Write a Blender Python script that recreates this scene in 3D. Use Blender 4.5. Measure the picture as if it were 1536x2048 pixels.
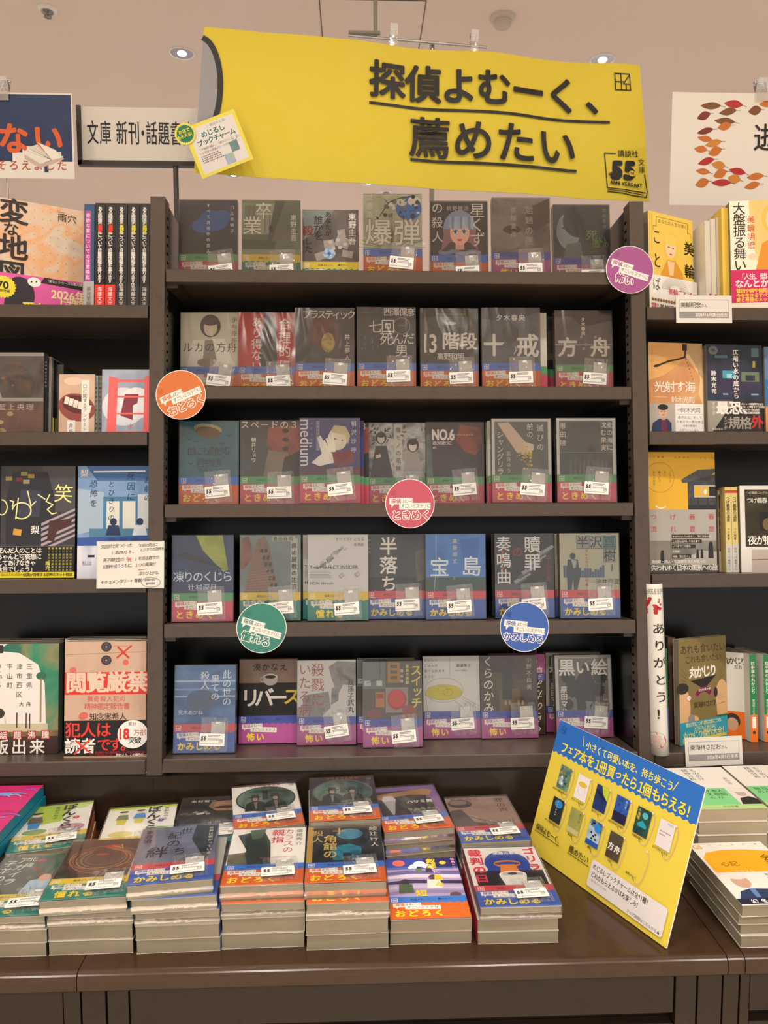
import bpy, math, random
from mathutils import Matrix, Vector
from mathutils.geometry import tessellate_polygon
for o in list(bpy.data.objects): bpy.data.objects.remove(o)
SC = bpy.context.scene
COL = SC.collection
rnd = random.Random(7)

# ------------------------------------------------------------------ camera
F = 1539.0; CX, CY = 768.0, 1024.0
Z0 = 0.815                       # height of the lowest shelf above the floor
LEAN = 0.1212                    # the bookcases lean back by about 7 degrees
CAM = Vector((-0.0779, -1.2697, Z0 + 0.5207))
YAW, PIT, ROL = 0.0359, -0.0819, -0.0012
_f = Vector((math.sin(YAW)*math.cos(PIT), math.cos(YAW)*math.cos(PIT), math.sin(PIT)))
_r = Vector((math.cos(YAW), -math.sin(YAW), 0)); _u = _r.cross(_f)
_c, _s = math.cos(ROL), math.sin(ROL)
CR = _r*_c + _u*_s; CU = _u*_c - _r*_s; CF = _f
cam = bpy.data.cameras.new('camera'); co = bpy.data.objects.new('camera', cam); COL.objects.link(co)
cam.sensor_fit = 'VERTICAL'; cam.sensor_height = 24.0; cam.lens = F/2048*24.0
cam.clip_start = 0.02
co.matrix_world = Matrix(((CR.x, CU.x, -CF.x, CAM.x), (CR.y, CU.y, -CF.y, CAM.y), (CR.z, CU.z, -CF.z, CAM.z), (0, 0, 0, 1)))
SC.camera = co

# ------------------------------------------------------------------ world, lights, exposure
SC.view_settings.view_transform = 'Standard'; SC.view_settings.look = 'None'
SC.view_settings.gamma = 1.0; SC.view_settings.use_curve_mapping = False
SC.view_settings.exposure = -0.22
wd = bpy.data.worlds.new('shop_ambience'); SC.world = wd; wd.use_nodes = True
bgn = wd.node_tree.nodes['Background']
bgn.inputs[0].default_value = (1.0, 0.95, 0.90, 1); bgn.inputs[1].default_value = 1.1
CEIL = 2.95
def lin(h):
    h = h.lstrip('#'); v = [int(h[i:i+2], 16)/255 for i in (0, 2, 4)]
    return tuple(((c+0.055)/1.055)**2.4 if c > 0.04045 else c/12.92 for c in v)
def downlamp(x, y, power, col=(1, .93, .84), size=.11, spread=130):
    l = bpy.data.lights.new('downlight_lamp', 'AREA'); l.shape = 'DISK'; l.size = size
    l.energy = power; l.color = col; l.spread = math.radians(spread)
    o = bpy.data.objects.new('downlight_lamp', l); COL.objects.link(o)
    o.location = (x, y, CEIL-.012)
    return o
# rows of ceiling downlights over the aisle in front of the shelves and farther into the shop
for x, y, p in [(-1.15, -.85, 9), (-.35, -.85, 9), (.45, -.85, 9), (1.25, -.85, 9),
                (-1.6, -2.65, 27), (-.5, -2.65, 27), (.6, -2.65, 27), (1.7, -2.65, 27),
                (-1.6, -4.0, 27), (-.4, -4.0, 27), (.7, -4.0, 27), (1.8, -4.0, 27),
                (-1.5, -5.2, 26), (-.1, -5.2, 26), (1.3, -5.2, 26), (-.6, -6.3, 26), (.8, -6.3, 26)]:
    downlamp(x, y, p, size=.11 if y > -1 else .16)
for x, y, p in [(-1.5, 2.2, 24), (1.4, 2.2, 24), (-.4, 4.2, 45), (2, 4.4, 45), (-3, 4, 45), (0, 6.2, 45), (3.2, 6, 45)]:
    downlamp(x, y, p, (.80, .84, 1.0))

# ------------------------------------------------------------------ helpers
def ray(px, py): return (CF*F + CR*(px-CX) + CU*(CY-py)).normalized()
def on_z(px, py, z):
    d = ray(px, py); return CAM + d*((z-CAM.z)/d.z)
def on_y(px, py, y):
    d = ray(px, py); return CAM + d*((y-CAM.y)/d.y)
LM = Matrix.Translation((0, 0, Z0)) @ Matrix.Rotation(-LEAN, 4, 'X')   # leaning bookcase frame (x, depth, height)
LMI = LM.inverted()
def on_lean(px, py, d=0.0):                                            # returns (x, height) in the leaning frame
    o = LMI @ CAM; v = LMI.to_3x3() @ ray(px, py)
    p = o + v*((d-o.y)/v.y); return p.x, p.z

_mats = {}
def mat(hexc, rough=.5, spec=.4, metal=0.0, coat=0.0, emit=0.0):
    k = (hexc, rough, spec, metal, coat, emit)
    if k in _mats: return _mats[k]
    m = bpy.data.materials.new('paint_'+hexc); m.use_nodes = True
    b = m.node_tree.nodes['Principled BSDF']
    b.inputs['Base Color'].default_value = (*lin(hexc), 1)
    b.inputs['Roughness'].default_value = rough; b.inputs['Specular IOR Level'].default_value = spec
    b.inputs['Metallic'].default_value = metal; b.inputs['Coat Weight'].default_value = coat
    if emit: b.inputs['Emission Color'].default_value = (*lin(hexc), 1); b.inputs['Emission Strength'].default_value = emit
    _mats[k] = m; return m
def noise_mat(cols, scale=30, seed=0, stretch=(1, 1, 1), detail=4, dist=.6, rough=.4, lo=.3, hi=.7, spec=.4):
    k = ('nz', tuple(cols), scale, seed, stretch, detail, dist, rough, lo, hi)
    if k in _mats: return _mats[k]
    m = bpy.data.materials.new('print_'+cols[0]); m.use_nodes = True; nt = m.node_tree
    b = nt.nodes['Principled BSDF']; b.inputs['Roughness'].default_value = rough; b.inputs['Specular IOR Level'].default_value = spec
    tc = nt.nodes.new('ShaderNodeTexCoord'); mp = nt.nodes.new('ShaderNodeMapping'); n = nt.nodes.new('ShaderNodeTexNoise')
    cr = nt.nodes.new('ShaderNodeValToRGB')
    nt.links.new(tc.outputs['Object'], mp.inputs[0]); nt.links.new(mp.outputs[0], n.inputs['Vector'])
    mp.inputs['Location'].default_value = (seed*1.37, seed*.71, seed*2.13); mp.inputs['Scale'].default_value = stretch
    n.inputs['Scale'].default_value = scale; n.inputs['Detail'].default_value = detail; n.inputs['Distortion'].default_value = dist
    nt.links.new(n.outputs['Fac'], cr.inputs[0]); nt.links.new(cr.outputs[0], b.inputs['Base Color'])
    el = cr.color_ramp.elements
    for i, c in enumerate(cols):
        pos = lo+(hi-lo)*i/max(1, len(cols)-1)
        e = el[i] if i < 2 else el.new(pos)
        e.position = pos; e.color = (*lin(c), 1)
    _mats[k] = m; return m
def bumpy(m, scale, strength, stretch=(1, 1, 1)):
    nt = m.node_tree; b = nt.nodes['Principled BSDF']
    tc = nt.nodes.new('ShaderNodeTexCoord'); mp = nt.nodes.new('ShaderNodeMapping'); n = nt.nodes.new('ShaderNodeTexNoise'); bp = nt.nodes.new('ShaderNodeBump')
    mp.inputs['Scale'].default_value = stretch
    nt.links.new(tc.outputs['Object'], mp.inputs[0]); nt.links.new(mp.outputs[0], n.inputs['Vector'])
    n.inputs['Scale'].default_value = scale; n.inputs['Detail'].default_value = 3
    nt.links.new(n.outputs['Fac'], bp.inputs['Height']); bp.inputs['Strength'].default_value = strength; bp.inputs['Distance'].default_value = .002
    nt.links.new(bp.outputs[0], b.inputs['Normal']); return m
def film_material(name, gloss, rough, bscale, bstr, haze):
    m = bpy.data.materials.new(name); m.use_nodes = True; nt = m.node_tree
    for n in list(nt.nodes): nt.nodes.remove(n)
    out = nt.nodes.new('ShaderNodeOutputMaterial'); tr = nt.nodes.new('ShaderNodeBsdfTransparent'); gl = nt.nodes.new('ShaderNodeBsdfGlossy')
    mx = nt.nodes.new('ShaderNodeMixShader'); fr = nt.nodes.new('ShaderNodeFresnel'); ma = nt.nodes.new('ShaderNodeMath')
    df = nt.nodes.new('ShaderNodeBsdfDiffuse'); mx2 = nt.nodes.new('ShaderNodeMixShader')
    tc = nt.nodes.new('ShaderNodeTexCoord'); mp = nt.nodes.new('ShaderNodeMapping'); n = nt.nodes.new('ShaderNodeTexNoise'); bp = nt.nodes.new('ShaderNodeBump')
    nt.links.new(tc.outputs['Object'], mp.inputs[0]); nt.links.new(mp.outputs[0], n.inputs['Vector'])
    mp.inputs['Rotation'].default_value = (0, .5, 0); mp.inputs['Scale'].default_value = (1.0, 1, .35)
    n.inputs['Scale'].default_value = bscale; n.inputs['Detail'].default_value = 2; n.inputs['Distortion'].default_value = 1.2
    nt.links.new(n.outputs['Fac'], bp.inputs['Height']); bp.inputs['Strength'].default_value = bstr; bp.inputs['Distance'].default_value = .004
    gl.inputs['Roughness'].default_value = rough; gl.inputs['Color'].default_value = (1, 1, 1, 1)
    nt.links.new(bp.outputs[0], gl.inputs['Normal']); nt.links.new(bp.outputs[0], fr.inputs['Normal'])
    fr.inputs['IOR'].default_value = 1.5
    ma.operation = 'MULTIPLY'; ma.inputs[1].default_value = gloss; ma.use_clamp = True
    nt.links.new(fr.outputs[0], ma.inputs[0]); nt.links.new(ma.outputs[0], mx.inputs[0])
    df.inputs['Color'].default_value = (.9, .9, .9, 1); mx2.inputs[0].default_value = haze
    nt.links.new(tr.outputs[0], mx2.inputs[1]); nt.links.new(df.outputs[0], mx2.inputs[2])
    nt.links.new(mx2.outputs[0], mx.inputs[1]); nt.links.new(gl.outputs[0], mx.inputs[2]); nt.links.new(mx.outputs[0], out.inputs[0])
    return m
FILM = film_material('clear_film', 1.5, .13, 16, .7, .015)
EDGE_FILM = film_material('clear_film_edge', .8, .22, 40, .15, .01)
BAG = film_material('clear_bag', 2.2, .06, 90, .9, .05)
CLEAR = film_material('clear_plastic', 2.5, .05, 60, .4, .12)

# ------------------------------------------------------------------ glyphs (Blender's own built-in font)
_tc = bpy.data.curves.new('glyph', 'FONT'); _to = bpy.data.objects.new('glyph', _tc); COL.objects.link(_to)
_glyphs = {}
def _shape(body, b, res):
    _tc.body = body; _tc.offset = b; _tc.resolution_u = res
    dg = bpy.context.evaluated_depsgraph_get(); dg.update()
    me = bpy.data.meshes.new_from_object(_to.evaluated_get(dg))
    V = [(v.co.x, v.co.y) for v in me.vertices]; P = [tuple(p.vertices) for p in me.polygons]
    bpy.data.meshes.remove(me); return V, P
def glyph(ch, b=0.0, res=3):
    k = (ch, b, res)
    if k in _glyphs: return _glyphs[k]
    if ch in ' \u3000': g = ([], [], .28 if ch == ' ' else 1.0)
    else:
        V, P = _shape(ch, b, res)
        if ord(ch) > 0x2e00: adv = 1.0
        else:
            w1 = max(v[0] for v in _shape(ch+'H', 0, 1)[0]); w0 = max(v[0] for v in _shape('H', 0, 1)[0]); adv = w1-w0
        g = (V, P, adv)
    _glyphs[k] = g; return g

# ------------------------------------------------------------------ printed sheets: flat art laid out in millimetres, top left origin
class Art:
    STEP = 1.2e-5
    def __init__(s, w, h, fn=None):                 # fn maps (x metres from left, y metres up from bottom, lift) to 3D
        s.w, s.h = w, h; s.V = []; s.P = []; s.M = []; s.mats = []; s.l = 0
        s.fn = fn or (lambda x, y, z: (x-w/2000, -z, y))
    def mi(s, m):
        if isinstance(m, str): m = mat(m, .42)
        if m not in s.mats: s.mats.append(m)
        return s.mats.index(m)
    def lay(s, V, P, m, layer=None):
        if layer is None: s.l += 1; layer = s.l
        z = layer*s.STEP; b = len(s.V); i = s.mi(m)
        s.V += [s.fn(x/1000, (s.h-y)/1000, z) for x, y in V]
        for p in P: s.P.append(tuple(b+k for k in p)); s.M.append(i)
    def poly(s, pts, m):
        tri = tessellate_polygon([[Vector((x, y, 0)) for x, y in pts]])
        out = []
        for a, b, c in tri:
            A, B, C = pts[a], pts[b], pts[c]
            ar = (B[0]-A[0])*(C[1]-A[1])-(B[1]-A[1])*(C[0]-A[0])
            out.append((a, c, b) if ar > 0 else (a, b, c))
        s.lay(pts, out, m)
    def rect(s, x, y, w, h, m, rot=0):
        pts = [(x, y+h), (x+w, y+h), (x+w, y), (x, y)]
        if rot: pts = [s.rotp(p, (x+w/2, y+h/2), rot) for p in pts]
        s.lay(pts, [(0, 1, 2, 3)], m)
    @staticmethod
    def rotp(p, c, deg):
        a = math.radians(deg); dx, dy = p[0]-c[0], p[1]-c[1]
        return (c[0]+dx*math.cos(a)+dy*math.sin(a), c[1]-dx*math.sin(a)+dy*math.cos(a))
    def ell(s, x, y, rx, ry, m, rot=0, n=28, a0=0, a1=360):
        full = abs(a1-a0) >= 360; k = n if full else n+1
        pts = [(x+rx*math.cos(math.radians(a0+(a1-a0)*i/n)), y-ry*math.sin(math.radians(a0+(a1-a0)*i/n))) for i in range(k)]
        if rot: pts = [s.rotp(p, (x, y), rot) for p in pts]
        s.lay(pts, [tuple(range(k))], m)
    def star(s, x, y, r1, r2, n, m, rot=0):
        pts = []
        for i in range(2*n):
            a = math.pi*i/n+math.radians(rot); r = r1 if i % 2 == 0 else r2
            pts.append((x+r*math.cos(a), y-r*math.sin(a)))
        s.lay([(x, y)]+pts, [(0, 1+i, 1+(i+1) % (2*n)) for i in range(2*n)], m)
    def line(s, pts, w, m, close=False):
        if close: pts = list(pts)+[pts[0]]
        A, B = ([], []), ([], [])
        for i, ((x0, y0), (x1, y1)) in enumerate(zip(pts, pts[1:])):
            V, P = A if i % 2 == 0 else B
            dx, dy = x1-x0, y1-y0; L = math.hypot(dx, dy) or 1e-6
            nx, ny = -dy/L*w/2, dx/L*w/2; ex, ey = dx/L*w*.35, dy/L*w*.35
            b = len(V); V += [(x0+nx-ex, y0+ny-ey), (x1+nx+ex, y1+ny+ey), (x1-nx+ex, y1-ny+ey), (x0-nx-ex, y0-ny-ey)]; P.append((b, b+1, b+2, b+3))
        s.lay(A[0], A[1], m)
        if B[0]: s.lay(B[0], B[1], m)
    def ring(s, x, y, rx, ry, w, m, a0=0, a1=360, n=32, rot=0):
        pts = [(x+rx*math.cos(math.radians(a0+(a1-a0)*i/n)), y-ry*math.sin(math.radians(a0+(a1-a0)*i/n))) for i in range(n+1)]
        if rot: pts = [s.rotp(p, (x, y), rot) for p in pts]
        s.line(pts, w, m)
    def text(s, x, y, size, st, m, v=False, b=0.0, sx=1.0, rot=0, gap=None, out=None, ow=.09, shear=0.0, anc='l', res=3):
        """x, y: top left of the first character cell; v: written downwards; b: stroke weight added"""
        if out: s.text(x, y, size, st, out, v, b+ow, sx, rot, gap, None, 0, shear, anc, res)
        V, P = [], []; cx = cy = 0.0
        tot = 0 if anc == 'l' else sum((glyph(c, 0.0, res)[2]*sx*size if gap is None else gap) for c in st)
        if anc == 'c': cx = -tot/2
        if anc == 'r': cx = -tot
        for ch in st:
            gv, gp, adv = glyph(ch, 0.0, res); k = len(V)
            for gx, gy in gv:
                ux, uy = gx, gy-.12
                if v:
                    if ch in 'ー〜（）「」―-…': ux, uy = .5+(uy-.26), .26-(ux-.5)*1.0
                    if ch in '、。': ux, uy = ux+.55, uy+.55
                    if ch in 'っょゃゅァィゥェォッャュョ': ux, uy = ux+.1, uy+.1
                    if adv < .9: ux += (1-adv)/2
                V.append((cx+(ux+shear*uy)*size*sx, cy+size*(.76-uy)))
            P += [tuple(k+i for i in p) for p in gp]
            if v: cy += gap if gap is not None else size
            else: cx += gap if gap is not None else adv*sx*size
        V = [(x+p[0], y+p[1]) for p in V]
        if rot: V = [s.rotp(p, (x, y), rot) for p in V]
        if not V: return
        r = b*size*.8; mm = 0 if b <= 0 else (2 if r < .12 else 4 if b < .07 and size < 26 else 8)
        for i in range(mm):
            an = math.pi*(2*i+1)/mm if mm > 2 else math.pi*i+.6
            s.lay([(p[0]+r*math.cos(an), p[1]+r*math.sin(an)) for p in V], P, m)
        if mm == 0 or b >= .04: s.lay(V, P, m)
    def scrib(s, x, y, w, h, m, rows=3, seed=0, t=.35):   # rows of very small print
        r = random.Random(seed); V, P = [], []
        for i in range(rows):
            yy = y+h*i/rows; xx = x; end = x+w*r.uniform(.72, 1)
            while xx < end:
                ww = r.uniform(.5, 1.2)*h/rows*.62; b = len(V)
                V += [(xx, yy+h/rows*t*1.7), (xx+ww, yy+h/rows*t*1.7), (xx+ww, yy), (xx, yy)]; P.append((b, b+1, b+2, b+3)); xx += ww*1.5
        s.lay(V, P, m)
    def logo(s, x, y, a, m, t=None):                # square mark: a window of four panes with a diagonal
        t = t or a*.09
        s.line([(x, y), (x+a, y), (x+a, y+a), (x, y+a)], t, m, True)
        s.line([(x, y+a*.5), (x+a*.62, y+a*.5)], t, m); s.line([(x+a*.4, y), (x+a*.4, y+a)], t, m)
        s.line([(x+a*.55, y+a*.62), (x+a*.95, y+a*.1)], t, m); s.line([(x+a*.62, y+a*.62), (x+a*.95, y+a*.62)], t, m)
        s.line([(x+a*.72, y+a*.62), (x+a*.72, y+a)], t, m)
    def build(s, name):
        me = bpy.data.meshes.new(name); me.from_pydata(s.V, [], s.P)
        for m in s.mats: me.materials.append(m)
        me.polygons.foreach_set('material_index', s.M); me.update(); return me

class Solid(Art):                                    # the same, plus boxes, tubes and lathes in metres
    def __init__(s): super().__init__(0, 0); s.smooth = set()
    def box(s, x0, x1, y0, y1, z0, z1, m, M=None):
        V = [(x, y, z) for z in (z0, z1) for y in (y0, y1) for x in (x0, x1)]
        s.raw(V, [(0, 2, 3, 1), (4, 5, 7, 6), (0, 1, 5, 4), (2, 6, 7, 3), (0, 4, 6, 2), (1, 3, 7, 5)], m, M)
    def raw(s, V, P, m, M=None, smooth=False):
        b = len(s.V); i = s.mi(m)
        s.V += [tuple(M @ Vector(v)) if M else tuple(v) for v in V]
        for p in P:
            if smooth: s.smooth.add(len(s.P))
            s.P.append(tuple(b+k for k in p)); s.M.append(i)
    def prism(s, prof, x0, x1, m, M=None, smooth=False):          # profile in (y, z), swept along x
        n = len(prof); V = [(x0, y, z) for y, z in prof]+[(x1, y, z) for y, z in prof]
        s.raw(V, [(i, (i+1) % n, n+(i+1) % n, n+i) for i in range(n)], m, M, smooth); s.raw(V, [tuple(range(n))[::-1], tuple(range(n, 2*n))], m, M)
    def lathe(s, prof, m, M=None, n=32, smooth=True):             # profile in (r, z) turned about z
        V, P = [], []
        for r, z in prof: V += [(r*math.cos(2*math.pi*i/n), r*math.sin(2*math.pi*i/n), z) for i in range(n)]
        for k in range(len(prof)-1):
            for i in range(n): P.append((k*n+i, k*n+(i+1) % n, (k+1)*n+(i+1) % n, (k+1)*n+i))
        s.raw(V, P, m, M, smooth)
        for k, rev in ((0, True), (len(prof)-1, False)):
            if prof[k][0] > 1e-5:
                q = tuple(range(k*n, k*n+n)); s.raw(V, [q[::-1] if rev else q], m, M)
    def tube(s, a, b, r, m, n=12):
        a, b = Vector(a), Vector(b); d = b-a
        M = Matrix.Translation(a) @ d.to_track_quat('Z', 'Y').to_matrix().to_4x4()
        s.lathe([(r, 0), (r, d.length)], m, M, n)
    def build(s, name, bevel=0):
        me = super().build(name)
        for i in s.smooth: me.polygons[i].use_smooth = True
        return me
def link(name, me, parent=None, M=None):
    o = bpy.data.objects.new(name, me); COL.objects.link(o)
    if parent: o.parent = parent
    if M is not None:
        if parent: o.matrix_local = M
        else: o.matrix_world = M
    return o
def tag(o, label=None, cat=None, group=None, kind=None):
    if label: o['label'] = label
    if cat: o['category'] = cat
    if group: o['group'] = group
    if kind: o['kind'] = kind
    return o
def thing(name, label, cat, M, group=None):
    o = link(name, None, None, M); o.empty_display_size = .05
    return tag(o, label, cat, group)
def bev(o, w=.0015, seg=2):
    md = o.modifiers.new('bevel', 'BEVEL'); md.width = w; md.segments = seg; md.limit_method = 'ANGLE'; return o

# ------------------------------------------------------------------ the shop: floor and ceiling
s = Solid(); s.box(-7, 7, -7, 7.5, -.06, 0, noise_mat(['b8aa98', 'c4b6a4', 'b0a28f'], 3, 1, rough=.35)); tag(link('floor', s.build('floor')), kind='structure')
ceil_m = noise_mat(['e6d3c3', 'e8d7c9'], 1.2, 3, rough=.8, spec=.2)
s = Solid(); s.box(-7, 7, -7, 7.5, CEIL, CEIL+.08, ceil_m); tag(link('ceiling', s.build('ceiling')), kind='structure')

s = Solid(); s.box(-7, 7, 7.4, 7.5, 0, CEIL, noise_mat(['cfc8c6', 'd4cdcb'], 2, 9, rough=.8, spec=.2)); tag(link('wall_back', s.build('wall_back')), kind='structure')

# ------------------------------------------------------------------ bookcases
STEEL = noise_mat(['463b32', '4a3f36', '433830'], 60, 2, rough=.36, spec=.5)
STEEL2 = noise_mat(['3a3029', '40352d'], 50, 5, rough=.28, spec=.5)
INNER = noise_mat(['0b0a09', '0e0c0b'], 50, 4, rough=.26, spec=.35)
SLOT = mat('050505', .9, .1)
PX = [-.4325, -.407, .4067, .4325]                      # post edges
TOP = .9643; DEP = .19                                  # post height on the slope, depth of the case
def lipprof(d0, d1, h0, h1): return [(d0, h0), (d0, h1-.0015), (d0+.0015, h1), (d1, h1), (d1, h0)]
def shelf_mesh(x0, x1, h, lip=.0225, front=.0):
    s = Solid()
    s.prism([(front, h-lip), (front, h-.0015), (front+.0015, h), (DEP, h), (DEP, h-.012), (front+.014, h-.012), (front+.014, h-lip)][::-1], x0, x1, STEEL)
    return s
def side_mesh(x0, x1, inner):                           # inner: list of (x, sign) faces that carry the slot strips
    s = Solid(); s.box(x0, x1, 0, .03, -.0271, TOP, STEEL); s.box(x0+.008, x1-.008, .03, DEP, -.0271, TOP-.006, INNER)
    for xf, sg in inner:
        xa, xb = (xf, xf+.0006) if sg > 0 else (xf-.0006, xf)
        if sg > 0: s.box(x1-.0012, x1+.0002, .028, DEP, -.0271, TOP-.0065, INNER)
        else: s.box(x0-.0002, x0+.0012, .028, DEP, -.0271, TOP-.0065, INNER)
        h = .02
        while h < TOP-.03:
            s.box(xf-.0008, xf+.0008, .016, .024, h, h+.005, SLOT); h += .0157
    return s
ROWS = [.8371, .6340, .4300, .2261, 0.0]                # shelf heights of the middle bookcase, top to bottom
bc = thing('bookcase', 'dark brown steel bookcase in the middle holding five rows of wrapped paperbacks', 'bookcase', LM)
bev(link('side_panel', side_mesh(PX[0], PX[1], [(PX[1], 1)]).build('side_panel'), bc), .001)
bev(link('side_panel', side_mesh(PX[2], PX[3], [(PX[2], -1)]).build('side_panel'), bc), .001)
for h in ROWS: link('shelf', shelf_mesh(PX[1]+.0025, PX[2]-.0025, h).build('shelf'), bc)
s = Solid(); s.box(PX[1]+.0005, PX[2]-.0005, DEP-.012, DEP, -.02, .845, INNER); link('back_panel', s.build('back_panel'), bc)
for h in ROWS[:4]:
    for x0, sg in ((PX[1]+.001, 1), (PX[2]-.001, -1)):
        s = Solid(); xs = sorted((x0, x0+sg*.018)); s.raw([(x0, .012, h-.03), (x0+sg*.018, .012, h-.03), (x0+sg*.018, DEP-.02, h-.016), (x0, DEP-.02, h-.016), (x0, .012, h-.0125), (x0+sg*.018, .012, h-.0125), (x0+sg*.018, DEP-.02, h-.0125), (x0, DEP-.02, h-.0125)],
              [(0, 1, 2, 3), (0, 4, 5, 1), (0, 3, 7, 4), (1, 5, 6, 2)], STEEL2)
        link('shelf_bracket', s.build('shelf_bracket'), bc)
LH = [on_lean(250, y)[1] for y in (609.5, 863.5, 1158.5, 1521.5)]
RH = [on_lean(1420, y)[1] for y in (614.5, 862.5, 1148.5, 1505)]
lb = thing('bookcase', 'dark steel bookcase at the left edge with larger face out books', 'bookcase', LM)
rb = thing('bookcase', 'dark steel bookcase at the right edge with two white memorial name cards', 'bookcase', LM)
XL, XR = -1.255, 1.255
for t_, x0, x1, HS in ((lb, XL, PX[0], LH), (rb, PX[3], XR, RH)):
    for h in HS: link('shelf', shelf_mesh(x0+.003, x1-.003, h).build('shelf'), t_)
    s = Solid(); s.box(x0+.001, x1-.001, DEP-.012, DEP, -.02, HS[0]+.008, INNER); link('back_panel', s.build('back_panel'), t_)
bev(link('side_panel', side_mesh(XL-.0255, XL, [(XL, 1)]).build('side_panel'), lb), .001)
bev(link('side_panel', side_mesh(XR, XR+.0255, [(XR, -1)]).build('side_panel'), rb), .001)

# ------------------------------------------------------------------ counters under the bookcases
ZT = Z0-.1153; YF = -.3705
PN = noise_mat(['251b14', '281e16', '231a13'], 40, 7, rough=.24, spec=.35)
PNT = noise_mat(['3b2a1d', '3e2d20', '38281b'], 25, 8, rough=.2, spec=.35)
def top_mesh(x0, x1):
    s = Solid(); pr = [(.03, ZT-.026), (YF+.004, ZT-.026), (YF, ZT-.022), (YF, ZT-.010)]
    pr += [(YF+.010-.010*math.cos(a), ZT-.010+.010*math.sin(a)) for a in [math.pi/2*i/8 for i in range(1, 9)]]
    pr += [(.03, ZT)]
    s.prism(pr, x0, x1, PNT, None, False)
    return s
def counter(x0, x1, label, panels):
    t = thing('display_counter', label, 'counter', Matrix.Translation((0, 0, 0)))
    o = link('countertop', top_mesh(x0+.0006, x1-.0006).build('countertop'), t)
    for p in o.data.polygons: p.use_smooth = False
    s = Solid(); s.box(x0, x1, YF+.03, .12, 0, ZT-.0262, PN); link('cabinet_body', s.build('cabinet_body'), t)
    # sloping board between the countertop and the lowest shelf
    s = Solid(); s.box(x0+.0008, x1-.0008, 0, .02, -.118, -.028, PN, LM); link('back_board', s.build('back_board'), t)
    for a, b, nm in panels:
        s = Solid()
        if nm == 'drawer_front':
            s.box(a, b, YF+.014, YF+.03, ZT-.082, ZT-.0265, PN); s2 = Solid(); s2.box(a, b, YF+.014, YF+.03, ZT-.36, ZT-.097, PN)
            bev(link('drawer_front', s2.build('drawer_front'), t), .001)
        else: s.box(a, b, YF+.012, YF+.03, .06, ZT-.0265, PN)
        bev(link(nm, s.build(nm), t), .001)
    return t
xs1, xs2 = -.4207, .3857
g = .0012
counter(xs1, xs2, 'dark brown counter under the middle bookcase carrying the banded paperback stacks',
        [(xs1+.001, xs1+.031-g, 'stile'), (xs1+.031+g, xs1+.058, 'stile'), (xs1+.059, xs2-.062, 'drawer_front'), (xs2-.0605, xs2-.034, 'stile'), (xs2-.033+g, xs2-.001, 'stile')])
counter(XL, xs1, 'dark brown counter at the left edge under the left bookcase', [(XL, xs1-.023, 'drawer_front'), (xs1-.0215, xs1-.001, 'stile')])
counter(xs2, xs2+.022, 'narrow dark brown counter joint between middle and right counters', [(xs2+.001, xs2+.021, 'stile')])
counter(xs2+.022, XR, 'dark brown counter at the right edge under the right bookcase', [(xs2+.023, xs2+.035, 'stile'), (xs2+.0365, XR, 'drawer_front')])
# ------------------------------------------------------------------ printed covers (105 x 148 mm, drawn in millimetres)
W = 'e8e4dc'
def bg(a, m): a.rect(0, 0, a.w, a.h, m)
def face(a, x, y, r, skin='e8c3ab', hair='2a2424', back=True):
    if back: a.ell(x, y-r*.1, r*1.25, r*1.4, hair)
    a.ell(x, y+r*.1, r*.82, r*1.05, skin)
    a.ell(x, y-r*.7, r*.95, r*.55, hair)
def k_night(a):
    bg(a, noise_mat(['1b2430', '2a3644', '3a4652'], 18, 1)); a.rect(0, 72, 105, 30, '222a33')
    for x, y, rx, ry in ((62, 38, 27, 19), (45, 48, 22, 13), (78, 30, 15, 12), (55, 28, 14, 10)): a.ell(x, y, rx, ry, '2c5f9e')
    a.text(49, 6, 7.2, 'すべて真夜中の恋人たち', W, v=True, gap=10.6, b=.01); a.text(92, 9, 7.5, '川上未映子', W, v=True, gap=11, b=.01)
def k_grad(a):
    bg(a, noise_mat(['5e6656', '6d7564', '7c8470'], 14, 2)); a.rect(0, 5, 60, 58, '8f9780'); a.rect(4, 9, 24, 50, '7a826c'); a.rect(32, 9, 26, 50, '99a189')
    for x in (12, 20, 40, 49): a.rect(x, 9, 1.6, 50, '646c58')
    a.poly([(60, 0), (78, 0), (52, 78), (46, 72)], '4c5347'); a.poly([(78, 0), (105, 0), (105, 14), (62, 82), (52, 78)], '6a705f'); a.poly([(0, 72), (60, 76), (58, 92), (0, 90)], '4e5548')
    a.rect(0, 90, 105, 12, '8a9179'); a.ell(52, 52, 4, 7, '2d3030')
    a.text(22, 2, 33, '卒', W); a.text(0, 28, 36, '業', W); a.text(87, 25, 12, '東野圭吾', W, v=True, gap=12.5, b=.01)
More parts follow.
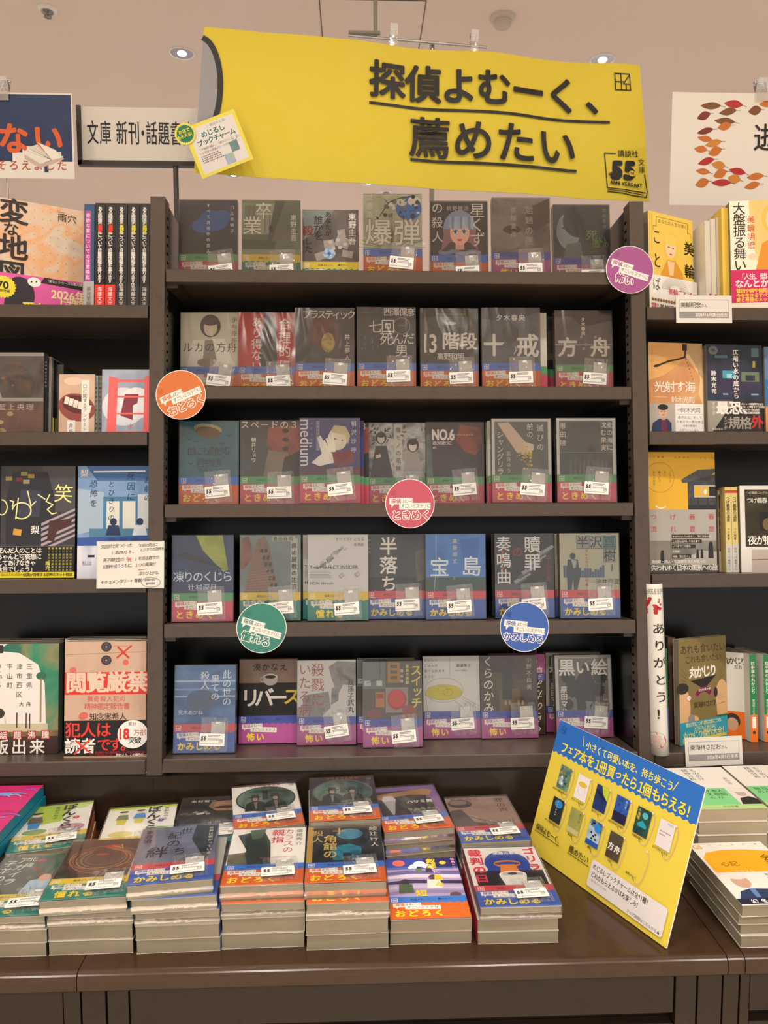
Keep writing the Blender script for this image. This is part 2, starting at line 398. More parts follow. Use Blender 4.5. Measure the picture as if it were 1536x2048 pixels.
def k_quilt(a):
    bg(a, noise_mat(['3d3734', '5a524e', '6e645e'], 22, 3)); a.poly([(0, 0), (60, 0), (28, 40), (0, 60)], noise_mat(['76807a', '64706c'], 20, 4))
    for x, y, w, h, r in ((40, 58, 20, 16, 10), (62, 52, 26, 20, -20), (24, 82, 18, 14, 20), (74, 78, 20, 13, -10), (66, 38, 14, 16, 8)): a.rect(x, y, w, h, noise_mat(['8d8580', 'a8a09a'], 60, x), rot=r)
    for x, y in ((52, 62), (66, 58), (70, 72), (58, 74), (80, 66)): a.ell(x, y, 4, 3.4, 'b9b1aa')
    for i in range(9): t = i*.7; a.ell(50+7*math.cos(t), 84+6*math.sin(t), 5, 4.5, '7ea7cf' if i % 2 else 'a9c6e0')
    a.ell(50, 84, 3.5, 3.2, '3b6aa0')
    a.text(42, 3, 12, 'あなたが', '16130f', v=True, gap=12, b=.02); a.text(21, 11, 18, '誰かを', '16130f', v=True, gap=15, b=.01); a.text(0, 30, 21, '殺', '7d1f22', b=.02); a.text(3, 52, 16, 'した', '16130f', v=True, b=.01)
    a.text(86, 6, 14.5, '東野圭吾', 'd8d4cc', v=True, gap=15.5, b=.02)
def k_blast(a):
    bg(a, noise_mat(['a3aa8e', 'b7bea4', 'c6ccb6'], 25, 5)); r = random.Random(3)
    a.ell(82, 26, 23, 22, '1f78d2'); a.ell(92, 12, 12, 9, W); a.ell(70, 14, 9, 7, 'd7dccb')
    for i in range(16): a.ell(82+r.uniform(-19, 19), 27+r.uniform(-17, 17), r.uniform(.8, 2.6), r.uniform(.8, 2.6), r.choice([W, '15191d', '134f8c']))
    for i in range(26): q = r.uniform(.8, 4.6); a.ell(r.uniform(22, 100), r.uniform(2, 46), q, q*r.uniform(.8, 1.1), r.choice(['15191d', '15191d', '6f7768', W]))
    a.line([(30, 40), (45, 16), (60, 8), (90, 2)], 1.6, '15191d'); a.line([(46, 18), (38, 8)], 1.1, '15191d')
    for x, w in ((52, 1), (51, 3), (50, 5.5)): a.poly([(52-w/2, 88), (52+w/2, 88), (52.2, 38), (51.8, 38)], '7d4a33')
    r = random.Random(5)
    for i in range(22): an = math.pi*(.02+.96*i/21); a.line([(52+20*math.cos(an), 100-12*math.sin(an)), (52+60*math.cos(an), 100-48*math.sin(an))], .8, r.choice(['7c8468', 'd9dec9', '5a6150']))
    a.text(5, 0, 12.5, '呉勝浩', W, v=True, gap=15.5, b=.02); a.text(2, 44, 50, '爆', W, b=.01, out='8a9078', ow=.03); a.text(54, 44, 50, '弾', W, b=.01, out='8a9078', ow=.03)
def k_girl(a):
    bg(a, '2b2a31'); a.ell(54, 52, 30, 36, '8fa3c0'); a.poly([(26, 52), (82, 52), (88, 92), (20, 92)], '9a6a72'); a.poly([(36, 76), (72, 76), (96, 100), (12, 100)], '34343f')
    a.poly([(46, 76), (62, 76), (62, 90), (46, 90)], 'dcae98'); a.ell(54, 58, 18, 23, 'efc6b2')
    for i in range(9): a.poly([(34+i*5, 28), (39+i*5, 28), (38.5+i*5, 50+(i % 3)*2), (34.5+i*5, 49+(i % 2)*3)], ['a9bbd4', '7e93b4', 'b9c8dd'][i % 3])
    for x in (46, 62): a.ell(x, 57, 5, 3.6, 'f7f0ea'); a.ell(x, 57, 2.9, 3.4, '4c6f96'); a.ell(x, 57, 1.4, 1.8, '14161c'); a.line([(x-5, 55.4), (x, 53.2), (x+5, 55.4)], 1.3, '1d1a20')
    a.ell(54, 72, 5, 2.1, 'c2463f'); a.line([(53, 66), (55, 66.4)], .8, 'c98f7c')
    for i in range(14): a.ell(18+i*5.4, 95+2*math.sin(i), 4, 4, '7f86a8')
    a.text(2, 1, 22, 'の殺人', W, v=True, gap=27); a.text(72, 2, 29, '星くず', W, v=True, gap=27); a.text(30, 8, 9.5, '桃野雑派', 'c9ccd4', gap=10.5)
def k_feather(a):
    bg(a, noise_mat(['45403c', '6d655f', '8f867f', '5a524c'], 12, 6)); a.poly([(60, 20), (105, 0), (105, 45), (80, 60), (66, 52)], noise_mat(['3e2f2b', '5c4740'], 40, 2)); a.ell(30, 74, 28, 20, noise_mat(['9a9088', '7d746d'], 20, 9)); a.ell(36, 58, 16, 8, '2f2b29')
    a.text(60, 14, 15, '魍魎の匣', 'b9b3aa', v=True, gap=19); a.text(34, 16, 11, '京極夏彦', 'c8c2b8', v=True, gap=15)
def k_profile(a):
    bg(a, noise_mat(['121a1d', '1f2a2d', '2b383a'], 10, 7)); a.ell(52, 46, 34, 42, '26343a'); a.ell(28, 50, 22, 34, noise_mat(['6f8082', '8b9b9b'], 20, 3)); a.ell(12, 56, 6, 8, '7d8c8d'); a.poly([(24, 74), (50, 70), (56, 100), (18, 100)], '5e6c6e'); a.ell(48, 32, 30, 30, '1b2629'); a.ell(21, 44, 5, 2.2, '20292b')
    a.text(60, 46, 22, '死', '6f9a4a'); a.text(72, 66, 15, '憑', '6f9a4a'); a.text(84, 58, 15, 'い', '6f9a4a'); a.text(92, 6, 8, '京極夏彦', '7e8c78', v=True, gap=10); a.text(92, 68, 12, 'の', '6f9a4a')
def k_ark(a):
    bg(a, noise_mat(['c3c4b2', 'cfcfbf'], 20, 8)); a.poly([(22, 50), (80, 48), (98, 100), (12, 100)], 'e4e4dc'); a.poly([(44, 50), (58, 50), (66, 90), (40, 90)], '8d8f88'); face(a, 54, 26, 15, 'd3c9b8', '35373a'); a.ell(46, 92, 16, 8, '8c7d63')
    a.text(3, 54, 19.5, 'ルカの方舟', '33332f', gap=20.2); a.text(92, 8, 11, '伊与原新', '33332f', v=True, gap=12.6)
def k_red(a):
    bg(a, 'b81f2a'); a.ell(55, 12, 10, 13, '171416'); a.poly([(46, 14), (65, 14), (72, 50), (70, 100), (40, 100), (38, 50)], '1b181a'); a.poly([(40, 46), (66, 50), (70, 72), (62, 70)], '2d2a2c')
    a.text(73, 9, 23, '合理的に', W, v=True, gap=25.5, b=.02); a.text(24, 7, 20, 'あり得ない', W, v=True, gap=20.5, b=.02); a.text(4, 30, 4, 'ありえない日常', '5d1015', v=True, gap=6)
def k_plastic(a):
    bg(a, noise_mat(['2b2b2d', '3d3d40', '303033'], 16, 9))
    a.poly([(30, 20), (62, 14), (80, 40), (76, 62), (50, 78), (22, 56)], noise_mat(['4a1f1f', '6e2a26', '3a1a1a'], 30, 1)); a.ell(58, 62, 12, 18, noise_mat(['8c7a3c', 'c2ab5c', '5e5128'], 50, 2)); a.poly([(0, 78), (24, 66), (36, 90), (30, 100), (0, 100)], '242427')
    a.text(11, 2, 17.5, 'プラスティック', W, gap=13.4, b=.01); a.text(87, 46, 11, '井上夢人', W, v=True, gap=12.6)
def k_seven(a):
    bg(a, noise_mat(['26292d', '33383d', '2b2f33'], 14, 10)); a.rect(0, 0, 105, 16, noise_mat(['173640', '1f2a33'], 30, 3)); r = random.Random(4)
    for i in range(34): a.rect(r.uniform(2, 100), r.uniform(50, 74), r.uniform(.6, 2), r.uniform(2, 9), r.choice(['3f5f8a', '55617a', '6f7da0', '384050']))
    a.ring(80, 33, 15, 15, .8, 'b7b8b4'); a.text(74, 30, 4, '新装版', 'a8946a'); a.text(6, 8, 3.2, '本格長編推理小説', '5f9c8c')
    a.text(47, 0, 15.5, '西澤保彦', W, gap=14, b=.01); a.text(20, 22, 25, '七', W); a.text(42, 20, 27, '回', W); a.text(40, 44, 25, '死', W); a.text(62, 46, 22, 'ん', W); a.text(81, 44, 23, 'だ', W); a.text(68, 66, 24, '男', W)
def k_steps(a):
    bg(a, noise_mat(['2a2d30', '3a3e42', '32363a'], 12, 11)); a.ell(55, 22, 40, 14, '484d52'); a.ell(56, 26, 10, 3, 'cfd3d6'); a.rect(0, 0, 105, 14, '1b1e22')
    a.text(28, 7, 4.6, '第47回江戸川乱歩賞受賞作', 'b08f4e'); a.text(48, 36, 3.4, '文庫版', '8c8c8a', gap=5)
    a.text(2, 38, 47, '1', W, b=.02, sx=.62); a.text(15, 38, 47, '3', W, b=.02, sx=.7); a.text(39, 42, 33, '階段', W, b=.03, gap=32); a.text(30, 80, 13, '高野和明', W, gap=12.4, b=.02)
def k_ten(a):
    bg(a, noise_mat(['454d54', '575f66', '3e464c'], 12, 12)); a.poly([(0, 0), (105, 0), (105, 6), (70, 18), (20, 22), (0, 18)], '1d2a47'); a.ell(52, 46, 15, 17, '3a3c3a')
    a.text(26, 11, 12, '夕木春央', W, gap=13.6, b=.03); a.text(2, 46, 42, '十', 'e3e2da', b=.035, sx=.95); a.text(62, 46, 44, '戒', 'e3e2da', b=.03, sx=.95)
    a.ell(46, 68, 9, 6, '4a5259'); a.line([(58, 84), (62, 76), (60, 70)], 1.2, 'e3e2da')
def k_boat(a):
    bg(a, noise_mat(['4c4a48', '5e5b58', '444240'], 10, 13)); a.poly([(0, 0), (105, 0), (105, 18), (50, 30), (30, 10), (0, 12)], '2e2c30'); a.rect(0, 62, 105, 1.5, 'a7a49c')
    a.text(48, 12, 8.4, '夕木春央', W, v=True, gap=8.4, b=.03); a.text(4, 48, 38, '方', 'dddbd2', b=.03); a.text(64, 48, 38, '舟', 'dddbd2', b=.03)
    for x, y in ((46, 46), (50, 68), (72, 46), (54, 60)): a.rect(x, y, 5, 5, '98958f')
def k_strange(a):
    bg(a, noise_mat(['265d6e', '347486', '2d6879'], 10, 14)); a.ell(50, 14, 25, 9, 'c2b184', rot=-8); a.ell(50, 20, 23, 10, '6d5236', rot=-8)
    for i in range(14): a.rect(28+i*3.4, 8+i*.4, .7, 6, '8d7d55')
    for x, y in ((18, 32), (30, 36), (76, 40), (84, 48), (20, 76), (88, 26)): a.line([(x-5, y-1), (x, y+1.5), (x+5, y-2)], 1.2, '2a2f2c'); a.ell(x, y+1, 2.4, 1.2, '3b3a32')
    a.text(12, 45, 17, '世にも奇妙な', '163e49', gap=12.8); a.text(28, 66, 17, '君物語', '163e49', gap=15); a.text(32, 83, 9.5, '朝井リョウ', '1e4a55', gap=9.5)
def k_spade(a):
    bg(a, noise_mat(['30353a', '4a4f52', '3a3f43'], 10, 15)); a.poly([(50, 12), (105, 8), (105, 60), (72, 66), (46, 44)], noise_mat(['8a4a42', '9c5850', '70403c'], 14, 3)); a.poly([(50, 52), (84, 58), (92, 100), (40, 100)], noise_mat(['8d8274', '6f675d'], 20, 4)); a.poly([(78, 66), (105, 54), (105, 100), (72, 100)], '2c2e31')
    for y in (18, 34, 50): a.ell(80, y, 6, 4, '2a2326')
    a.text(0, -1, 16, 'スペードの３', W, gap=17.4); a.text(19, 30, 9, '朝井リョウ', W, v=True, gap=9, b=.02)
def k_medium(a):
    bg(a, noise_mat(['2c2f63', '3b3f7a', '34366c'], 10, 16)); a.rect(0, 84, 105, 16, noise_mat(['6a2f4a', '4d2c50'], 20, 2)); a.ell(66, 36, 17, 20, 'ddd8c6'); a.poly([(54, 22), (60, 12), (80, 14), (88, 30), (84, 46), (78, 28), (62, 26)], 'c7bd93'); a.poly([(30, 34), (36, 30), (50, 56), (64, 70), (60, 78), (34, 84), (20, 78), (38, 62)], 'e9e5d8')
    for i in range(4): a.poly([(40+i*5, 40-i*4), (43+i*5, 38-i*4), (54+i*3, 58), (50+i*3, 60)], 'efecdf')
    a.poly([(56, 60), (92, 56), (96, 76), (74, 86), (60, 80)], noise_mat(['8e2b34', '6b1f28'], 40, 3)); a.ell(62, 36, 2, 1.1, '2f3540'); a.ell(74, 38, 2, 1.1, '2f3540')
    a.text(27, 1, 30, 'medium', W, rot=-90, sx=.86); a.text(28, 4, 7, '霊媒探偵城塚翡翠', 'b9bbd8', v=True, gap=6.6); a.text(18, 6, 4.5, 'メディアム', 'b9bbd8', v=True, gap=10); a.text(89, 4, 10, '相沢沙呼', 'e2e2ee', v=True, gap=15.5)
def k_bride(a):
    bg(a, noise_mat(['2c3034', '8c9294', 'c9cccb', '3d4246'], 38, 17, detail=6)); a.rect(48, 2, 15, 100, 'c4c4be'); r = random.Random(8)
    for i in range(40): x, y = r.choice([r.uniform(2, 46), r.uniform(62, 103)]), r.uniform(4, 40); a.ell(x, y, 4, 1.5, r.choice(['25282b', '4a5053', 'b5b9b8']), rot=r.uniform(0, 180))
    a.poly([(14, 42), (34, 42), (46, 100), (4, 100)], '282b30'); face(a, 24, 28, 8, 'cfc8bf', '1e2024'); a.poly([(72, 52), (90, 52), (104, 100), (62, 100)], 'a9a6a4'); face(a, 82, 42, 9, 'd8d2ca', '23252a'); a.rect(14, 58, 10, 6, 'cfc8bf', rot=20)
    a.text(50.5, 8, 10, '傷モノの花嫁', '24262a', v=True, gap=14)
def k_six(a):
    bg(a, noise_mat(['23232f', '34344a', '2a2a36'], 9, 18)); a.poly([(62, 4), (100, 10), (103, 42), (90, 60), (70, 54), (54, 34)], noise_mat(['7c352e', '93473a', '552c2f'], 30, 2)); a.poly([(0, 24), (8, 20), (12, 100), (0, 100)], noise_mat(['3f5a58', '5d7674'], 60, 3))
    a.text(10, 8, 27, 'NO.6', W, b=.045, sx=.66); a.text(49, 20, 4.6, 'ナンバーシックス', W); a.text(11, 34, 7.6, 'あさのあつこ', W, b=.02, gap=5.8); a.text(12, 43, 6, '#1', W, b=.03)
def k_shangri(a):
    bg(a, 'c9cbc8'); a.rect(5, 5, 95, 97, noise_mat(['40494a', '5c6663', '4a5352'], 10, 19)); a.poly([(10, 8), (30, 6), (62, 44), (72, 58), (60, 66), (44, 60)], 'cbb9a8'); a.poly([(56, 40), (74, 46), (74, 56), (60, 58)], 'd8c6b4'); r = random.Random(9)
    for i in range(38): q = r.uniform(1, 2.2); a.ell(60+r.gauss(0, 7), 66+r.gauss(0, 9), q, q, r.choice(['c9a63a', 'a98d2e', 'dcc15c']))
    a.line([(62, 78), (66, 100)], 1, '7d8a4e'); a.text(80, 10, 13, '滅びの', W, v=True, gap=17); a.text(62, 8, 12, '前の', W, v=True, gap=14); a.text(8, 22, 13, 'シャングリラ', W, v=True, gap=13); a.text(25, 58, 8.5, '凪良ゆう', 'd8d8d0', v=True, gap=10)
def k_wheat(a):
    bg(a, 'c6c9c8'); a.rect(5, 5, 95, 97, noise_mat(['33383b', '50575a', '42494c'], 16, 20)); a.rect(5, 62, 95, 40, noise_mat(['4f5450', '3e4340'], 60, 3)); a.rect(5, 60, 95, 1, '6f7674')
    for i in range(9): a.poly([(22+i*8, 100), (25+i*8, 66+3*(i % 3)), (27+i*8, 100)], '5d625a')
    a.text(89, 6, 11.5, '麦の海に', W, v=True, gap=13.5); a.text(78, 6, 11.5, '沈む果実', W, v=True, gap=13.5); a.text(6, 8, 11, '恩田陸', W, v=True, gap=15)
def k_whale(a):
    bg(a, noise_mat(['16264a', '1f3560', '192c54'], 12, 21)); a.poly([(40, 0), (86, 0), (96, 60), (88, 64), (52, 26)], noise_mat(['8f9a34', 'a8b34a', '77852c'], 25, 3)); a.poly([(4, 32), (26, 30), (62, 44), (90, 60), (70, 54), (34, 44)], '16191f'); a.poly([(92, 0), (105, 0), (105, 80), (97, 70)], '2b3f6c'); a.poly([(0, 40), (30, 56), (0, 66)], '213f78')
    a.text(1, 62, 19.5, '凍りのくじら', 'd5e6f5', gap=16.8, b=.01); a.text(27, 84, 12.5, '辻村深月', 'd5e6f5', gap=12.5)
def k_tower(a):
    bg(a, noise_mat(['5f6f72', '7e8c8c', '8b9794'], 10, 22)); a.poly([(2, 6), (16, 2), (22, 40), (6, 60), (0, 60)], noise_mat(['6a4038', '9a6a52'], 40, 1)); a.poly([(30, 8), (42, 2), (50, 16), (66, 100), (8, 100), (16, 60)], noise_mat(['5e4a42', '8a6d5e', '74584a'], 50, 2))
    for i in range(6):
        for j in range(2): a.rect(36+i*3.4+j*7, 24+i*12, 4.4, 7, '2b2523', rot=-12)
    for i in range(8): a.line([(12, 66+i*4.4), (54, 60+i*5)], .6, 'a98c78')
    a.rect(88, 6, 12, 94, 'b6b7ae'); a.rect(56, 2, 40, 9, 'b6b7ae'); a.text(57, 2.6, 8, '島田荘司', '1d1f20', gap=9, b=.02); a.text(89, 14, 10, '斜め屋敷の犯罪', '1d1f20', v=True, gap=12, b=.03)
def k_insider(a):
    bg(a, 'cfcfce'); r = random.Random(12)
    for i in range(20): t = i/19; x, y = 16+t*42+r.uniform(-4, 4), 54-t*34+r.uniform(-4, 4); a.rect(x, y, r.uniform(4, 9), r.uniform(3, 6), r.choice(['8a8a8a', '9d9d9d', 'b5b5b5', '777777']), rot=30)
    for x, y in ((54, 68), (82, 66)): a.rect(x, y, 9, 7, '8e8e8e', rot=35); a.rect(x+1.4, y+.4, 7, 5.4, 'bdbdbd', rot=35)
    a.text(48, 5, 6.2, 'すべてがFになる', '4a4a4a', gap=6.4); a.text(80, 15, 5.6, '森博嗣', '4a4a4a', gap=6); a.text(3, 52, 9.2, 'THE PERFECT INSIDER', '161616', sx=.93); a.text(3, 81, 7, 'MORI Hiroshi', '1c1c1c', sx=1.05); a.scrib(4, 63, 40, 14, '8c8c8c', 5, 3, .25)
def k_half(a):
    bg(a, noise_mat(['26292c', '3b3f42', '2e3235'], 10, 24)); a.rect(0, 76, 105, 26, '17191b'); a.text(22, 4, 33, '半', 'e9e7e0', b=.02); a.text(22, 38, 33, '落', 'e9e7e0', b=.02); a.text(24, 72, 30, 'ち', 'e9e7e0', b=.02); a.poly([(86, 30), (105, 24), (105, 80), (88, 84)], noise_mat(['6d6453', '4c463b'], 40, 3)); a.text(2, 8, 5, '横山秀夫', 'b9b7b0', v=True, gap=7)
def k_treasure(a):
    bg(a, noise_mat(['2f69ae', '4583c6', '3a78bc'], 10, 25)); a.rect(0, 76, 105, 28, noise_mat(['2d4a48', '3c5c56'], 30, 3)); a.poly([(60, 10), (96, 6), (90, 60), (70, 66)], '2d68b8'); a.text(6, 40, 36, '宝', 'e9eee8', b=.01); a.text(62, 38, 37, '島', 'e9eee8', b=.01); a.text(47, 8, 9, '真藤順丈', 'e4dcae', v=True, gap=11.6); a.text(46, 74, 6, '上', 'd8c660'); a.line([(18, 0), (18, 60), (14, 100)], .5, 'dfe8f0')
def k_sonata(a):
    bg(a, '141517'); 
    for i in range(8): a.poly([(26+i*7, 92-i*8), (54+i*7, 76-i*8), (58+i*7, 80-i*8), (30+i*7, 97-i*8)], '8f979b' if i % 2 else '50575c')
    a.poly([(0, 88), (60, 92), (40, 100), (0, 100)], '4d5357'); a.text(52, 4, 31, '贖罪', 'dfe1e0', v=True, gap=31, b=.01); a.text(2, 4, 28, '奏鳴曲', 'dfe1e0', v=True, gap=29, b=.01); a.text(31, 22, 20, 'の', 'a6262a'); a.text(90, 38, 11, '中山七里', '8d2a2c', v=True, gap=12)
    for y in (32, 46, 60): a.ell(14, y, 3, 3, 'a6442a')
def k_banker(a):
    bg(a, noise_mat(['aaa994', 'b7b6a2'], 12, 27)); 
    for x, y, m in ((30, 4, '8f9a97'), (54, 4, '95a09c'), (78, 4, '4c7f7c'), (78, 28, '9aa29a')): a.rect(x, y, 23, 23, '2f3434'); a.rect(x+.8, y+.8, 21.4, 21.4, m)
    a.text(30, 4, 22, '半', '24292a', b=.02); a.text(54, 4, 22, '沢', '24292a', b=.02); a.text(78, 4, 22, '直', '24494a', b=.02); a.text(78, 28, 22, '樹', '24292a', b=.02); a.text(88, 52, 18, '1', '3a3f3f')
    r = random.Random(2)
    for i in range(16): x = 6+i*4.6; h = r.uniform(8, 22); a.rect(x, 78-h, 4, h, '3d5a84')
    a.ell(23, 40, 5, 5.6, '2d3440'); a.poly([(14, 46), (32, 46), (36, 76), (30, 100), (24, 100), (23, 80), (20, 100), (13, 100), (12, 70)], '39424e'); a.rect(31, 66, 6, 12, '39424e'); a.poly([(20, 46), (30, 48), (28, 60), (24, 62)], 'a6acaa')
    a.text(45, 28, 5.6, 'オレたちバブル入行組', 'b5402e', v=True, gap=6.6, b=.03); a.text(62, 80, 11.5, '池井戸潤', '262a2a', gap=11)
def k_world(a):
    bg(a, noise_mat(['2f5386', '5a83b4', '3f6a9e', '27456f'], 14, 28, stretch=(.6, 1, 1.6)))
    for y, m in ((26, 'a9bdd0'), (40, '7f9cc0'), (52, '9ab0c6')): a.rect(0, y, 105, 3, m)
    a.ell(46, 60, 26, 18, noise_mat(['5f5f63', '3f5f8c'], 20, 2)); a.text(82, 8, 16, '此の世の', 'e6ecf2', v=True, gap=15.5); a.text(62, 16, 15.5, '果ての', 'e6ecf2', v=True, gap=15); a.text(44, 10, 16, '殺人', 'e6ecf2', v=True, gap=16); a.text(6, 76, 9, '荒木あかね', 'dfe6ee', gap=8.6)
def k_cup(a):
    bg(a, '121113'); a.rect(0, 0, 105, 42, noise_mat(['7a685b', '8a776a'], 20, 29)); a.ell(56, 36, 13, 11, 'a9a7a3'); a.ell(56, 31, 13, 4.4, 'c9c7c3'); a.ell(56, 31.4, 10.5, 3.2, '33221a'); a.ring(42, 36, 4, 4, 1.8, 'a9a7a3'); a.text(24, 6, 15, '湊かなえ', '231c18', gap=16, b=.01); a.text(46, 22, 2.8, 'Minato Kanae', '4d4038')
    a.text(2, 50, 36, 'リバー', W, gap=25, b=.03); a.text(79, 50, 33, 'ス', 'd8c03c', b=.03)
def k_sculpt(a):
    bg(a, 'c4c4c0'); s_ = noise_mat(['5f5f5d', '8b8b88', '777774'], 45, 30); a.poly([(56, 12), (72, 2), (105, 4), (105, 46), (82, 44), (68, 50), (62, 34)], s_); a.poly([(62, 50), (82, 44), (74, 60), (74, 72), (60, 80)], s_); a.poly([(12, 62), (56, 56), (60, 84), (44, 100), (6, 100)], s_); a.poly([(0, 84), (20, 80), (24, 100), (0, 100)], '8e8e8a')
    a.text(24, 4, 25, '殺戮に', '9c3a3c', v=True, gap=27); a.text(2, 4, 23, 'いたる病', '9c3a3c', v=True, gap=24); a.text(90, 34, 12, '我孫子武丸', '1c1c1c', v=True, gap=12, b=.02)
def k_switch(a):
    bg(a, noise_mat(['4d4a42', '57544b'], 20, 31)); a.rect(0, 0, 40, 48, '66706c'); a.rect(2, 34, 12, 9, 'a8b6b8'); a.rect(24, 34, 10, 9, 'b7c0bc'); a.rect(44, 2, 22, 36, 'a07a3c')
    for y in (6, 16, 26): a.rect(49, y, 12, 6, '54503f')
    a.rect(40, 46, 40, 44, '8d8781'); a.ell(60, 67, 17, 18, 'a5302c'); a.ell(60, 65, 14, 15, 'b8443c'); a.rect(22, 54, 16, 26, 'a8743a'); a.rect(24, 57, 12, 8, '93382f'); a.rect(70, 78, 24, 22, '8f4a3a'); a.ell(20, 92, 13, 10, '7c4a40'); a.line([(30, 0), (30, 30), (6, 38)], .8, '2e2c28')
    a.text(85, 6, 20, 'スイッチ', 'd5c44a', v=True, gap=19, b=.03); a.text(76, 6, 6.5, '悪意の実験', 'cfc36a', v=True, gap=7, b=.03); a.text(66, 14, 6, '潮谷験', W, v=True, gap=9)
def k_rice(a):
    bg(a, 'c8c8c4'); a.ell(38, 66, 34, 14, 'bfb52e'); a.ring(38, 62, 36, 22, .5, '6d6d6a'); a.ring(38, 66, 34, 14, .4, '6d6d6a'); a.ring(36, 62, 10, 7, .5, '6d6d52'); a.ring(46, 66, 9, 6, .5, '6d6d52'); a.line([(4, 70), (8, 100)], .5, '6d6d6a')
    a.line([(72, 74), (104, 92)], .5, '6d6d6a'); a.line([(72, 78), (104, 98)], .5, '6d6d6a'); a.line([(58, 82), (100, 112)], .5, '6d6d6a'); a.line([(50, 0), (50, 42)], .35, '6d6d6a')
    for y, t_ in ((4, 'おいしい'), (14, 'ごはんが'), (24, '食べられます'), (34, 'ように')): a.text(2, y, 5.6, t_, '46463f', gap=6.6, b=.02)
    a.text(62, 14, 6.6, '高瀬隼子', '46463f', gap=7, b=.02); a.text(60, 24, 4, 'Junko Takase', '5a5a52')
def k_shrine(a):
    bg(a, noise_mat(['2b2118', '4a3828', '3a3322'], 16, 33)); a.rect(62, 0, 40, 62, noise_mat(['5c4430', '4a3626'], 40, 3)); a.rect(20, 30, 30, 40, '4d4a2e'); a.rect(34, 60, 40, 44, noise_mat(['6e5c30', '524326'], 30, 4)); a.rect(40, 20, 18, 60, '22302c')
    for i in range(5): a.rect(62, 8+i*11, 40, .8, '33241a')
    for x in (46, 53, 70, 78): a.ell(x, 86, 2.2, 5, 'a88a6c')
    a.text(4, 0, 20, 'くらのかみ', 'e0ddd0', v=True, gap=21, b=.01, shear=.12); a.text(86, 2, 10, '小野不由美', 'c9bfae', v=True, gap=12.6)
def k_black(a):
    bg(a, 'b9b8b4'); a.rect(6, 6, 93, 98, noise_mat(['5a5852', '75726a', '686560'], 14, 34)); d = '2b2825'
    for x, y, rx, ry in ((56, 60, 20, 44), (24, 40, 14, 11), (84, 40, 14, 12), (34, 62, 17, 12), (80, 64, 13, 10), (60, 26, 12, 12), (24, 90, 10, 8)): a.star(x, y, rx*1.05, rx*.82, 14, d) if rx < 20 else a.poly([(x-rx*.8, 100), (x-rx, 50), (x-8, 30), (x+10, 30), (x+rx, 56), (x+rx*.8, 100)], d)
    a.text(6, 6, 32, '黒', 'dcdad2', b=.03); a.text(38, 8, 28, 'い', 'dcdad2', b=.03); a.text(67, 6, 32, '絵', 'dcdad2', b=.02); a.text(9, 56, 13, '原田マハ', 'dcdad2', v=True, gap=13, b=.03)
    for y, t_ in ((76, 'Les'), (84, 'Tableaux'), (92, 'Noirs')): a.text(98, y, 8.4, t_, 'c9c7c0', anc='r', sx=.8)
# covers of the lying stacks
def k_north(a):
    bg(a, noise_mat(['2c3a34', '3f4f46', '57645a'], 14, 40)); r = random.Random(3)
    for i in range(16): a.ell(r.uniform(40, 100), r.uniform(6, 60), r.uniform(2, 7), r.uniform(2, 6), r.choice(['a2352f', '7d2b28', '566a5c', '8b3a34']))
    a.poly([(56, 66), (82, 58), (96, 96), (52, 100)], 'a9bfd2'); a.ell(74, 60, 8, 9, 'cfa08c'); a.text(34, 4, 13, '北緯', 'e8e6dc', v=True, gap=15); a.text(20, 4, 17, 'アカイラ', 'e8e6dc', v=True, gap=18, shear=.15); a.text(4, 12, 17, '子羊の夜', 'e8e6dc', v=True, gap=19, shear=.15)
def k_rings(a):
    bg(a, noise_mat(['1f1a1a', '34201c', '4a2a20'], 14, 41)); 
    for i, (rx, ry) in enumerate(((44, 34), (40, 30), (36, 27), (30, 24), (46, 26), (26, 18))): a.ring(52+i*.8, 54-i, rx, ry, .9, ['b0693a', '8f4e2c', 'c08a50', '9c8a4a'][i % 4], rot=-18+i*6)
    a.poly([(36, 30), (46, 20), (60, 28), (66, 52), (52, 60), (40, 50)], '241614'); a.ell(60, 20, 12, 5, 'a83426'); a.ell(50, 40, 9, 3, '9c2f24'); a.line([(58, 18), (74, 26), (70, 14)], 1.4, 'b59a3c'); a.rect(95, 2, 10, 98, 'cfc9bf'); a.text(95.8, 4, 8, '今日未明の殺人事件', '2a2522', v=True, gap=10, b=.02)
def k_bond(a):
    bg(a, noise_mat(['52566a', '7c8094', '6a6d80', '454a58'], 12, 42)); a.poly([(74, 0), (105, 4), (100, 60), (92, 100), (70, 40)], '2c2e33'); a.text(92, 8, 7, '世界は繋がっている', W, v=True, gap=8.6); a.text(52, 6, 19, '世', '24262e'); a.text(36, 16, 20, '紀の', '24262e', v=True, gap=22); a.text(12, 54, 30, '絆', '1c1e26', b=.01); a.text(4, 6, 12, '東野瞬', '3a2a3e', v=True, gap=13, b=.02); a.text(46, 60, 20, 'ち', '24262e')
def k_crow(a):
    bg(a, 'ece9e2'); a.poly([(8, 18), (44, 4), (56, 40), (60, 100), (14, 100), (24, 60)], noise_mat(['1d2421', '33413a', '28322d'], 20, 43)); a.poly([(24, 4), (48, 2), (42, 26), (30, 32)], '4e6a58'); a.poly([(0, 70), (22, 66), (28, 96), (2, 100)], '6e6a4e'); a.text(73, 3, 16, 'カラスの', 'c2355c', v=True, gap=17); a.text(56, 4, 19, '親指', 'c2355c', v=True, gap=20, b=.02); a.text(91, 5, 10, '道尾秀介', '3a3a3a', v=True, gap=12); a.text(44, 78, 5, 'by rule of CROW', 'c2355c')
